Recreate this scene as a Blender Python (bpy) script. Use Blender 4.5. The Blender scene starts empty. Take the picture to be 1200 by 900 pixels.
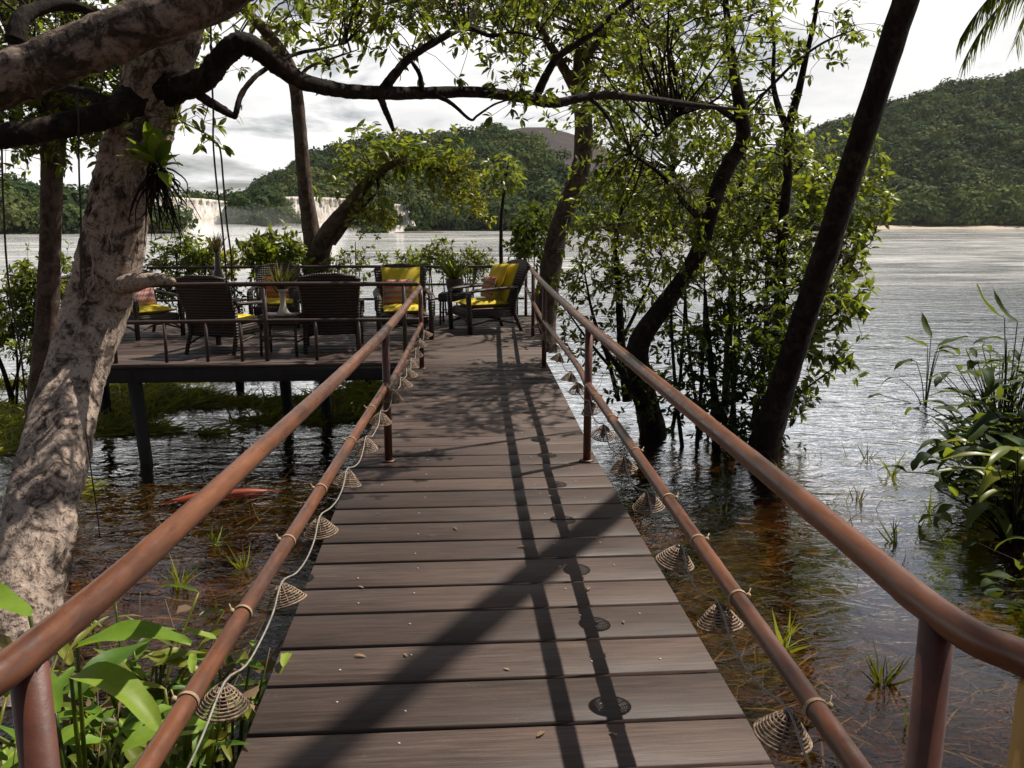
import bpy, math, random
import numpy as np
from math import radians, sin, cos, pi, atan, sqrt, tan
rng = np.random.default_rng(7)
random.seed(7)
scn = bpy.context.scene
col = scn.collection

# ------------------------------------------------------------------ camera
F, PITCH, YAW = 1000.0, atan(188 / 1000.0), radians(3.94)
CAM = np.array([-0.15, 0.0, 1.6])
cd = bpy.data.cameras.new('camera'); cam = bpy.data.objects.new('camera', cd); col.objects.link(cam)
cam.location = CAM; cam.rotation_euler = (pi / 2 - PITCH, 0, -YAW)
cd.sensor_width = 36.0; cd.lens = 30.0; cd.clip_start = 0.02; cd.clip_end = 20000
cd.dof.use_dof = False
scn.camera = cam
fwv = np.array([sin(YAW) * cos(PITCH), cos(YAW) * cos(PITCH), -sin(PITCH)])
rtv = np.array([cos(YAW), -sin(YAW), 0.0]); upv = np.cross(rtv, fwv)
def ray(px, py): return fwv + rtv * (px - 600) / F - upv * (py - 450) / F
def at(px, py, Y):
    r = ray(px, py); return CAM + r * (Y / r[1])
def atz(px, py, z):
    r = ray(px, py); return CAM + r * ((z - CAM[2]) / r[2])
def azim(px):
    r = ray(px, 262); h = r[:2] / np.hypot(r[0], r[1]); return h
WATER_Z = -1.15

# ------------------------------------------------------------------ sky, sun, exposure
SUN = np.array([0.545, 0.32, 1.0]); SUN /= np.linalg.norm(SUN)
world = bpy.data.worlds.new('World'); scn.world = world; world.use_nodes = True
wt = world.node_tree; wt.nodes.clear()
def wn(t, **k):
    n = wt.nodes.new(t)
    for a, v in k.items(): setattr(n, a, v)
    return n
wl = wt.links.new
sky = wn('ShaderNodeTexSky', sky_type='NISHITA'); sky.sun_disc = False
sky.sun_elevation = math.asin(SUN[2]); sky.sun_rotation = math.atan2(SUN[0], SUN[1])
sky.air_density = 1.0; sky.dust_density = 1.5
tc = wn('ShaderNodeTexCoord'); sep = wn('ShaderNodeSeparateXYZ'); wl(tc.outputs['Generated'], sep.inputs[0])
def wm(op, a, b=None, clamp=False):
    n = wn('ShaderNodeMath', operation=op); n.use_clamp = clamp
    for i, v in enumerate((a, b)):
        if v is None: continue
        if isinstance(v, (int, float)): n.inputs[i].default_value = v
        else: wl(v, n.inputs[i])
    return n.outputs[0]
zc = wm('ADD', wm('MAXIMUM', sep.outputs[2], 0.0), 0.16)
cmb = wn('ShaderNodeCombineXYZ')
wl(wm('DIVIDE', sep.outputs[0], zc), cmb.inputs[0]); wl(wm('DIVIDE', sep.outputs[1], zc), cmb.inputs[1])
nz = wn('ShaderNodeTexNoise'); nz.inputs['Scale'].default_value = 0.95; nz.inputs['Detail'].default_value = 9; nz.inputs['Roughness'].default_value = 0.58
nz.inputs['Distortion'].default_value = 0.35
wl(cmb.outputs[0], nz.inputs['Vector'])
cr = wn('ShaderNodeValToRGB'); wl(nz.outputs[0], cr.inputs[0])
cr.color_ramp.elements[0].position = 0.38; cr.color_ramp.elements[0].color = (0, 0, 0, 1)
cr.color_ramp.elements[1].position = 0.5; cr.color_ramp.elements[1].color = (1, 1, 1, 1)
# cloud cover thinned overhead and behind the camera to cut ambient light
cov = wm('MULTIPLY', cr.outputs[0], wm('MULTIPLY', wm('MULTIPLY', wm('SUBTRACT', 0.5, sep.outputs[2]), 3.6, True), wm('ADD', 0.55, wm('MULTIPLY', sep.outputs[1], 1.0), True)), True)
nz2 = wn('ShaderNodeTexNoise'); nz2.inputs['Scale'].default_value = 1.7; nz2.inputs['Detail'].default_value = 7; nz2.inputs['Roughness'].default_value = 0.55
mp2 = wn('ShaderNodeMapping'); mp2.inputs['Location'].default_value = (3.1, 1.7, 0.4); wl(cmb.outputs[0], mp2.inputs[0]); wl(mp2.outputs[0], nz2.inputs['Vector'])
cr2 = wn('ShaderNodeValToRGB'); wl(nz2.outputs[0], cr2.inputs[0])
cr2.color_ramp.elements[0].position = 0.36; cr2.color_ramp.elements[0].color = (0.78, 0.775, 0.775, 1)
cr2.color_ramp.elements[1].position = 0.55; cr2.color_ramp.elements[1].color = (0.98, 0.97, 0.955, 1)
hs = wn('ShaderNodeHueSaturation'); hs.inputs['Saturation'].default_value = 0.6; wl(sky.outputs[0], hs.inputs['Color'])
bg1 = wn('ShaderNodeBackground'); wl(hs.outputs[0], bg1.inputs[0]); bg1.inputs[1].default_value = 0.05
bg2 = wn('ShaderNodeBackground'); wl(cr2.outputs[0], bg2.inputs[0]); bg2.inputs[1].default_value = 0.86
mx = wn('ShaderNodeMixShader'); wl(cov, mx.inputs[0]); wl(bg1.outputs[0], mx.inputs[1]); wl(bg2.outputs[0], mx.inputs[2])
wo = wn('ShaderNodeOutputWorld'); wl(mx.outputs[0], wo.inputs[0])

sd = bpy.data.lights.new('sun', 'SUN'); sd.energy = 5.0; sd.angle = radians(0.55); sd.color = (1.0, 0.94, 0.85)
so = bpy.data.objects.new('sun', sd); col.objects.link(so)
from mathutils import Vector
so.rotation_euler = Vector(SUN).to_track_quat('Z', 'Y').to_euler(); so.location = (8, 6, 20)
scn.view_settings.view_transform = 'Standard'; scn.view_settings.look = 'None'
scn.view_settings.exposure = 0.42; scn.view_settings.gamma = 1.0
cy = scn.cycles
cy.max_bounces = 7; cy.diffuse_bounces = 2; cy.glossy_bounces = 3; cy.transmission_bounces = 3; cy.transparent_max_bounces = 10; cy.volume_bounces = 5
cy.caustics_reflective = False; cy.caustics_refractive = False
cy.sample_clamp_indirect = 4.0
cy.use_denoising = True

# ------------------------------------------------------------------ materials
def nt_new(name):
    m = bpy.data.materials.new(name); m.use_nodes = True
    m.node_tree.nodes.clear(); return m, m.node_tree
class NT:
    def __init__(s, name):
        s.m, s.t = nt_new(name)
    def n(s, typ, inp=None, **k):
        nd = s.t.nodes.new(typ)
        for a, v in k.items(): setattr(nd, a, v)
        for a, v in (inp or {}).items():
            if isinstance(v, bpy.types.NodeSocket): s.t.links.new(v, nd.inputs[a])
            else: nd.inputs[a].default_value = v
        return nd
    def math(s, op, a, b=0.0, clamp=False):
        nd = s.n('ShaderNodeMath', {0: a, 1: b}, operation=op); nd.use_clamp = clamp; return nd.outputs[0]
    def ramp(s, fac, stops):
        nd = s.n('ShaderNodeValToRGB', {0: fac}); cr = nd.color_ramp
        while len(cr.elements) < len(stops): cr.elements.new(0.5)
        for e, (p, c) in zip(cr.elements, stops):
            e.position = p; e.color = (c, c, c, 1) if isinstance(c, (int, float)) else (*c, 1)
        return nd.outputs[0]
    def coord(s, scale=(1, 1, 1), which='Object', rot=(0, 0, 0)):
        t = s.n('ShaderNodeTexCoord')
        return s.n('ShaderNodeMapping', {0: t.outputs[which], 2: rot, 3: scale}).outputs[0]
    def noise(s, vec, scale, detail=5, rough=0.55, dist=0.0):
        return s.n('ShaderNodeTexNoise', {'Vector': vec, 'Scale': scale, 'Detail': detail, 'Roughness': rough, 'Distortion': dist}).outputs[0]
    def mix(s, fac, a, b, blend='MIX'):
        nd = s.n('ShaderNodeMix', data_type='RGBA', blend_type=blend)
        for i, v in ((0, fac), (6, a), (7, b)):
            if isinstance(v, bpy.types.NodeSocket): s.t.links.new(v, nd.inputs[i])
            else: nd.inputs[i].default_value = (*v, 1) if isinstance(v, tuple) and len(v) == 3 else v
        return nd.outputs[2]
    def bump(s, h, strength=0.4, dist=0.02):
        return s.n('ShaderNodeBump', {'Height': h, 'Strength': strength, 'Distance': dist}).outputs[0]
    def bsdf(s, **k):
        inp = {}
        for a, v in k.items():
            a = a.replace('_', ' ')
            if isinstance(v, tuple) and len(v) == 3 and 'Color' in a: v = (*v, 1)
            inp[a] = v
        return s.n('ShaderNodeBsdfPrincipled', inp).outputs[0]
    def out(s, surf=None, vol=None):
        o = s.n('ShaderNodeOutputMaterial')
        if surf is not None: s.t.links.new(surf, o.inputs[0])
        if vol is not None: s.t.links.new(vol, o.inputs[1])
        return s.m

def mat_simple(name, c1, c2, scale=8, rough=0.6, bump=0.0, spec=0.5, stretch=(1, 1, 1), bscale=40):
    n = NT(name); v = n.coord(stretch); f = n.noise(v, scale)
    c = n.ramp(f, [(0.32, c1), (0.68, c2)])
    k = dict(Base_Color=c, Roughness=rough, Specular_IOR_Level=spec)
    if bump: k['Normal'] = n.bump(n.noise(v, bscale, 6), bump, 0.01)
    return n.out(n.bsdf(**k))

def mat_plank():
    n = NT('plank_wood')
    g = n.n('ShaderNodeNewGeometry'); isl = g.outputs['Random Per Island']
    t = n.n('ShaderNodeTexCoord').outputs['Object']
    off = n.n('ShaderNodeCombineXYZ', {0: n.math('MULTIPLY', isl, 37.0), 1: 0.0, 2: n.math('MULTIPLY', isl, 11.0)}).outputs[0]
    v = n.n('ShaderNodeVectorMath', {0: t, 1: off}, operation='ADD').outputs[0]
    vs = n.n('ShaderNodeMapping', {0: v, 3: (1.3, 26.0, 26.0)}).outputs[0]
    grain = n.noise(vs, 2.2, 9, 0.7, 0.6)
    fine = n.noise(n.n('ShaderNodeMapping', {0: v, 3: (5, 190.0, 60.0)}).outputs[0], 1.0, 4, 0.6)
    big = n.noise(n.n('ShaderNodeMapping', {0: v, 3: (0.9, 2.2, 1)}).outputs[0], 1.6, 4)
    c = n.ramp(grain, [(0.28, (0.026, 0.018, 0.015)), (0.5, (0.066, 0.046, 0.038)), (0.72, (0.12, 0.083, 0.066))])
    c = n.mix(n.ramp(big, [(0.35, 0.0), (0.7, 0.55)]), c, (0.115, 0.075, 0.057))
    c = n.mix(n.math('MULTIPLY', n.ramp(fine, [(0.45, 0.0), (0.68, 1.0)]), 0.6), c, (0.03, 0.021, 0.018))
    tint = n.math('ADD', 0.66, n.math('MULTIPLY', isl, 0.62))
    cc = n.n('ShaderNodeHueSaturation', {'Color': c, 'Value': tint, 'Saturation': 1.02}).outputs[0]
    spots = n.noise(v, 9.0, 8, 0.75)
    cc = n.mix(n.ramp(spots, [(0.62, 0.0), (0.74, 0.5)]), cc, (0.15, 0.12, 0.1))
    h = n.math('ADD', n.math('MULTIPLY', grain, 0.6), n.math('MULTIPLY', fine, 0.5))
    rgh = n.ramp(big, [(0.3, 0.48), (0.7, 0.66)])
    return n.out(n.bsdf(Base_Color=cc, Roughness=rgh, Specular_IOR_Level=0.25, Normal=n.bump(h, 0.5, 0.004)))

def mat_rail():
    n = NT('painted_rail')
    v = n.coord((6, 1.0, 6)); f = n.noise(v, 3.0, 6, 0.6)
    v2 = n.coord(); g = n.noise(v2, 22, 8, 0.7)
    c = n.ramp(f, [(0.34, (0.05, 0.018, 0.009)), (0.52, (0.13, 0.045, 0.018)), (0.72, (0.2, 0.076, 0.032))])
    c = n.mix(n.ramp(g, [(0.62, 0.0), (0.72, 0.6)]), c, (0.1, 0.045, 0.03))
    c = n.mix(n.ramp(n.noise(v2, 2.1, 4), [(0.5, 0.0), (0.68, 0.5)]), c, (0.085, 0.045, 0.035))
    c = n.mix(n.ramp(n.noise(n.coord((120, 9, 120)), 1.0, 5, .7), [(0.58, 0.0), (0.7, 0.55)]), c, (0.07, 0.03, 0.018))
    return n.out(n.bsdf(Base_Color=c, Roughness=n.ramp(g, [(0.3, 0.24), (0.7, 0.46)]), Specular_IOR_Level=0.5, Normal=n.bump(n.math('ADD', f, n.math('MULTIPLY', g, 0.3)), 0.15, 0.006)))

def mat_bark(name, dark, mid, pale, lichen=0.5, scale=1.0, stretch=(1, 1, 0.35), thr=0.5):
    n = NT(name); v = n.coord(stretch); vi = n.coord()
    f = n.noise(v, 16 * scale, 10, 0.7, 0.4); g = n.noise(vi, 5.2 * scale, 9, 0.72, 0.8); p = n.noise(vi, 30 * scale, 7, 0.75)
    c = n.ramp(f, [(0.3, dark), (0.6, mid)])
    c = n.mix(n.math('MULTIPLY', n.ramp(g, [(thr - 0.06, 0.0), (thr + 0.05, 1.0)]), lichen), c, pale)
    c = n.mix(n.math('MULTIPLY', n.ramp(p, [(0.52, 0.0), (0.62, 1.0)]), 0.8 * lichen), c, dark)
    vor = n.n('ShaderNodeTexVoronoi', {'Vector': v, 'Scale': 14 * scale}).outputs[0]
    h = n.math('ADD', n.math('MULTIPLY', f, 0.8), n.math('MULTIPLY', vor, 0.5))
    return n.out(n.bsdf(Base_Color=c, Roughness=0.9, Specular_IOR_Level=0.2, Normal=n.bump(n.math('ADD', h, n.math('MULTIPLY', p, 0.4)), 0.9, 0.025)))

def mat_leaf(name, stops, rough=0.38, trans=0.3, spec=0.5):
    n = NT(name)
    isl = n.n('ShaderNodeNewGeometry').outputs['Random Per Island']
    c = n.ramp(isl, stops)
    v = n.noise(n.coord(), 1.3, 3); v3 = n.noise(n.coord(), 34, 6, .7)
    c = n.n('ShaderNodeHueSaturation', {'Color': c, 'Value': n.math('ADD', 0.25, n.math('ADD', n.math('MULTIPLY', v, 0.8), n.math('MULTIPLY', v3, 0.7)))}).outputs[0]
    c = n.mix(n.ramp(v3, [(0.66, 0.0), (0.74, 0.5)]), c, (0.16, 0.12, 0.03))
    b = n.bsdf(Base_Color=c, Roughness=rough, Specular_IOR_Level=spec)
    tcol = n.mix(0.5, c, (0.36, 0.42, 0.02))
    tr = n.n('ShaderNodeBsdfTranslucent', {0: tcol}).outputs[0]
    return n.out(n.n('ShaderNodeMixShader', {0: trans, 1: b, 2: tr}).outputs[0])

def mat_wicker():
    n = NT('dark_wicker'); v = n.coord()
    w1 = n.n('ShaderNodeTexWave', {'Vector': v, 'Scale': 9.0, 'Distortion': 0.6}, bands_direction='Z').outputs[1]
    w2 = n.n('ShaderNodeTexWave', {'Vector': v, 'Scale': 11.0, 'Distortion': 0.4}, bands_direction='X').outputs[1]
    w = n.math('MULTIPLY', w1, n.math('ADD', 0.4, w2))
    c = n.ramp(w, [(0.05, (0.01, 0.006, 0.005)), (0.7, (0.045, 0.026, 0.018)), (1.0, (0.1, 0.06, 0.038))])
    return n.out(n.bsdf(Base_Color=c, Roughness=0.55, Normal=n.bump(w, 0.8, 0.008)))

def mat_zigzag(name, a, b, c3, base):
    n = NT(name); t = n.n('ShaderNodeTexCoord').outputs['Object']
    s = n.n('ShaderNodeSeparateXYZ', {0: t})
    zig = n.math('MULTIPLY', n.math('PINGPONG', n.math('MULTIPLY', s.outputs[0], 1.0), 0.022), 1.3)
    u = n.math('FRACT', n.math('MULTIPLY', n.math('ADD', s.outputs[2], zig), 13.0))
    c = n.ramp(u, [(0.0, a), (0.25, base), (0.4, b), (0.62, base), (0.75, c3), (0.9, a)])
    n_ = c.node.color_ramp; n_.interpolation = 'CONSTANT'
    return n.out(n.bsdf(Base_Color=c, Roughness=0.9))

M = {}
M['plank'] = mat_plank()
M['rail'] = mat_rail()
M['post'] = mat_simple('dark_red_post', (0.06, 0.02, 0.012), (0.115, 0.036, 0.019), 14, 0.45, 0.1)
M['darkpost'] = mat_simple('dark_brown_post', (0.03, 0.018, 0.014), (0.06, 0.032, 0.022), 14, 0.5, 0.1)
M['ochre'] = mat_simple('ochre_paint', (0.42, 0.22, 0.05), (0.5, 0.28, 0.07), 9, 0.5, 0.1)
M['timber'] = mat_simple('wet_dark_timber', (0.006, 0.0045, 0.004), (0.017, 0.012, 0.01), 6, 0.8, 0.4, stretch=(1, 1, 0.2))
M['screw'] = mat_simple('screw_steel', (0.22, 0.2, 0.18), (0.4, 0.37, 0.34), 30, 0.5)
M['twine'] = mat_simple('twine', (0.26, 0.18, 0.1), (0.45, 0.34, 0.21), 60, 0.85)
M['cord'] = mat_simple('grey_cord', (0.16, 0.14, 0.115), (0.28, 0.25, 0.21), 40, 0.6)
M['straw'] = mat_simple('pale_wicker', (0.06, 0.036, 0.022), (0.37, 0.255, 0.17), 70, 0.75)
M['socket'] = mat_simple('black_socket', (0.02, 0.018, 0.016), (0.035, 0.03, 0.028), 20, 0.5)
M['bark_pale'] = mat_bark('pale_lichen_bark', (0.028, 0.02, 0.016), (0.115, 0.082, 0.062), (0.5, 0.385, 0.31), 1.0, 1.5, thr=0.475)
M['bark_limb'] = mat_bark('mossy_limb_bark', (0.012, 0.009, 0.007), (0.085, 0.06, 0.045), (0.34, 0.25, 0.2), 0.9, thr=0.52, stretch=(0.5, 1, 1))
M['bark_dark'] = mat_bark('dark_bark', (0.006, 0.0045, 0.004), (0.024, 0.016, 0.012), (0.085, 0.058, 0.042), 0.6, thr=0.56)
M['bark_brown'] = mat_bark('brown_bark', (0.025, 0.016, 0.012), (0.095, 0.062, 0.045), (0.2, 0.135, 0.1), 0.5)
G1 = [(0.0, (0.03, 0.055, 0.011)), (0.35, (0.075, 0.11, 0.015)), (0.7, (0.14, 0.17, 0.022)), (0.93, (0.23, 0.23, 0.03)), (1.0, (0.19, 0.13, 0.03))]
G2 = [(0.0, (0.06, 0.095, 0.012)), (0.5, (0.125, 0.165, 0.018)), (1.0, (0.24, 0.24, 0.03))]
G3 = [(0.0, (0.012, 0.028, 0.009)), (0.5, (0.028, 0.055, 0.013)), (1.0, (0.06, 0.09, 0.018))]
M['leaf'] = mat_leaf('glossy_leaf', G1, trans=0.5)
M['leaf_yellow'] = mat_leaf('yellow_green_leaf', [(0.0, (0.14, 0.15, 0.012)), (0.5, (0.26, 0.24, 0.016)), (1.0, (0.38, 0.31, 0.02))], trans=0.5)
M['leaf_bright'] = mat_leaf('bright_leaf', G2, trans=0.5)
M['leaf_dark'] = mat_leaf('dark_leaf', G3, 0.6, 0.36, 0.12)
M['leaf_lime'] = mat_leaf('lime_leaf', [(0.0, (0.07, 0.15, 0.015)), (0.6, (0.16, 0.27, 0.022)), (1.0, (0.27, 0.36, 0.045))], 0.48, 0.4, 0.3)
M['leaf_dry'] = mat_leaf('dry_leaf', [(0.0, (0.12, 0.075, 0.045)), (1.0, (0.3, 0.2, 0.11))], 0.7, 0.2, 0.2)
M['grass'] = mat_leaf('water_grass_blade', [(0.0, (0.15, 0.16, 0.02)), (0.5, (0.28, 0.27, 0.03)), (1.0, (0.42, 0.37, 0.05))], 0.6, 0.4)
M['weed'] = mat_leaf('amber_weed', [(0.0, (0.03, 0.016, 0.005)), (0.7, (0.08, 0.048, 0.01)), (1.0, (0.17, 0.14, 0.03))], 0.6, 0.2)
M['wicker'] = mat_wicker()
M['yellow'] = mat_simple('yellow_cotton', (0.5, 0.36, 0.012), (0.6, 0.45, 0.025), 5, 0.85, 0.25, bscale=14)
M['zig'] = mat_zigzag('zigzag_weave', (0.42, 0.07, 0.06), (0.05, 0.16, 0.07), (0.1, 0.06, 0.05), (0.55, 0.36, 0.2))
M['pink'] = mat_zigzag('pink_weave', (0.5, 0.16, 0.14), (0.62, 0.42, 0.35), (0.4, 0.09, 0.1), (0.6, 0.46, 0.38))
M['orange'] = mat_zigzag('orange_weave', (0.5, 0.12, 0.03), (0.55, 0.2, 0.06), (0.3, 0.06, 0.03), (0.6, 0.26, 0.07))
M['glassy'] = mat_simple('cream_ceramic', (0.5, 0.43, 0.34), (0.6, 0.53, 0.44), 6, 0.25)
M['bronze'] = mat_simple('dark_bottle', (0.03, 0.025, 0.02), (0.06, 0.045, 0.035), 9, 0.3)
M['clay'] = mat_simple('dark_clay', (0.05, 0.033, 0.026), (0.1, 0.06, 0.045), 9, 0.8, 0.2)
M['canoe'] = mat_simple('orange_red_paint', (0.2, 0.035, 0.013), (0.3, 0.055, 0.018), 5, 0.35)
M['vine'] = mat_simple('vine_skin', (0.02, 0.015, 0.012), (0.05, 0.036, 0.028), 20, 0.8)
M['sand'] = mat_simple('pale_sand', (0.4, 0.32, 0.22), (0.5, 0.41, 0.29), 0.05, 0.95)

def mat_bed():
    n = NT('river_bed'); v = n.coord(); f = n.noise(v, 1.6, 10, 0.72, 0.9); g = n.noise(v, 9.5, 8, 0.75, 0.6)
    c = n.ramp(f, [(0.4, (0.014, 0.008, 0.005)), (0.53, (0.09, 0.042, 0.012)), (0.66, (0.22, 0.12, 0.028)), (0.8, (0.2, 0.16, 0.04))])
    c = n.mix(n.ramp(g, [(0.4, 0.75), (0.6, 0.0)]), c, (0.022, 0.012, 0.007))
    return n.out(n.bsdf(Base_Color=c, Roughness=0.9, Specular_IOR_Level=0.1, Normal=n.bump(g, 0.7, 0.05)))
M['bed'] = mat_bed()

def mat_water():
    n = NT('river_water'); t = n.n('ShaderNodeTexCoord').outputs['Object']
    s = n.n('ShaderNodeSeparateXYZ', {0: t}); y = s.outputs[1]
    def rip(sx, sy, sc, d=3, r=0.6, dist=0.4):
        return n.noise(n.n('ShaderNodeMapping', {0: t, 3: (sx, sy, 1)}).outputs[0], sc, d, r, dist)
    w1 = rip(0.6, 1.3, 0.9, 3, 0.5, 1.2); w2 = rip(1.3, 2.5, 1.9, 3, 0.5, 1.6); w3 = rip(0.25, 0.7, 0.55, 3); w4 = rip(4, 8, 3.5, 2)
    far = n.math('MULTIPLY', n.math('SUBTRACT', y, 9.0), 0.03, True)
    h = n.math('ADD', n.math('MULTIPLY', w1, 0.35), n.math('MULTIPLY', w2, 0.16))
    h = n.math('ADD', n.math('MULTIPLY', h, n.math('ADD', 0.45, n.math('MULTIPLY', n.math('MULTIPLY', n.math('SUBTRACT', y, 3.0), 0.12, True), 0.55))), n.math('MULTIPLY', w4, 0.012))
    h = n.math('ADD', h, n.math('MULTIPLY', n.math('MULTIPLY', w3, far), 0.9))
    nrm = n.bump(h, 1.0, 0.13)
    gl = n.n('ShaderNodeBsdfGlossy', {0: (1, 1, 1, 1), 'Roughness': 0.045, 'Normal': nrm}).outputs[0]
    # clear tannin water: sunlight passes through it to the bed
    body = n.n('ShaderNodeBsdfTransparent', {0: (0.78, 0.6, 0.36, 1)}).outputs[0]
    froth_sheen = n.n('ShaderNodeBsdfDiffuse', {0: (0.42, 0.39, 0.365, 1), 'Normal': nrm}).outputs[0]  # pale diffuse: froth, plus sky reflection painted onto the far water
    far_fade = n.math('MULTIPLY', n.math('SUBTRACT', n.math('ADD', y, n.math('MULTIPLY', s.outputs[0], 0.45)), 10.5), 0.055, True)
    sub = n.n('ShaderNodeMixShader', {0: n.math('MULTIPLY', far_fade, 0.95), 1: body, 2: froth_sheen}).outputs[0]
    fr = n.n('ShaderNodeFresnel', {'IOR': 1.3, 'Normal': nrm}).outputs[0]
    fr = n.math('MULTIPLY', fr, n.math('ADD', 0.11, n.math('MULTIPLY', n.math('MULTIPLY', n.math('SUBTRACT', n.math('ADD', y, n.math('MULTIPLY', s.outputs[0], 0.4)), 5.0), 0.13, True), 0.89)))  # near and left water darkened by weakening its reflection with position
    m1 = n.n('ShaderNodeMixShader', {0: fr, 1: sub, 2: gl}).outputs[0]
    # white water: real foam streaks out on the river
    fo = n.noise(n.n('ShaderNodeMapping', {0: t, 3: (0.022, 0.085, 1)}).outputs[0], 1.0, 10, 0.72, 1.6)
    fo2 = n.noise(n.n('ShaderNodeMapping', {0: t, 3: (0.12, 0.6, 1)}).outputs[0], 1.0, 6, 0.7, 0.8)
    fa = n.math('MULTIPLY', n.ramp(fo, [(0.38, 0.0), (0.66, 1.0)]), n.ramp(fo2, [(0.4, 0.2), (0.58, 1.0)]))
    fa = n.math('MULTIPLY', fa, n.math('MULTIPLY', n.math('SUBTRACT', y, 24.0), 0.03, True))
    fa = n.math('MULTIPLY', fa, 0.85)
    foam = n.n('ShaderNodeBsdfDiffuse', {0: (0.7, 0.68, 0.65, 1)}).outputs[0]
    return n.out(n.n('ShaderNodeMixShader', {0: fa, 1: m1, 2: foam}).outputs[0])
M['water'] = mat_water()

def mat_falls():
    n = NT('falling_water'); v = n.coord((0.3, 0.3, 0.16)); f = n.noise(v, 1.0, 8, 0.6, 0.8)
    c = n.ramp(f, [(0.3, (0.62, 0.5, 0.38)), (0.5, (0.8, 0.71, 0.6)), (0.66, (0.9, 0.87, 0.82))])
    return n.out(n.bsdf(Base_Color=c, Roughness=0.8, Normal=n.bump(f, 0.4, 0.8)))
M['falls'] = mat_falls()
M['rock'] = mat_simple('river_rock', (0.03, 0.026, 0.022), (0.1, 0.08, 0.065), 0.2, 0.9, 0.5, bscale=0.8)
M['hill'] = mat_simple('hill_soil', (0.02, 0.035, 0.012), (0.04, 0.06, 0.018), 0.05, 0.95)
M['burnt'] = mat_simple('burnt_slope', (0.012, 0.007, 0.0068), (0.036, 0.021, 0.019), 0.09, 0.95, 0.9, bscale=0.3)
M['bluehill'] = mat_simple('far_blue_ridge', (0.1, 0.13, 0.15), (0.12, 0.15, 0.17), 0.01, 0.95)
def mat_forest(name, stops):
    n = NT(name); g = n.n('ShaderNodeNewGeometry').outputs['Random Per Island']
    v = n.coord(); f = n.noise(v, 0.035, 5, 0.6)
    c = n.ramp(f, stops)
    c = n.n('ShaderNodeHueSaturation', {'Color': c, 'Value': n.math('ADD', n.math('ADD', 0.1, n.math('MULTIPLY', g, 0.6)), n.math('MULTIPLY', n.noise(v, 0.16, 3, .6), 1.5))}).outputs[0]
    b = n.bsdf(Base_Color=c, Roughness=0.85, Specular_IOR_Level=0.08)
    tr = n.n('ShaderNodeBsdfTranslucent', {0: c}).outputs[0]
    return n.out(n.n('ShaderNodeMixShader', {0: 0.25, 1: b, 2: tr}).outputs[0])
M['forest'] = mat_forest('hill_forest', [(0.36, (0.022, 0.042, 0.018)), (0.5, (0.05, 0.078, 0.024)), (0.62, (0.1, 0.115, 0.036))])
M['forest_shore'] = mat_forest('shore_forest', [(0.35, (0.05, 0.085, 0.02)), (0.65, (0.13, 0.16, 0.04))])

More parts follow.
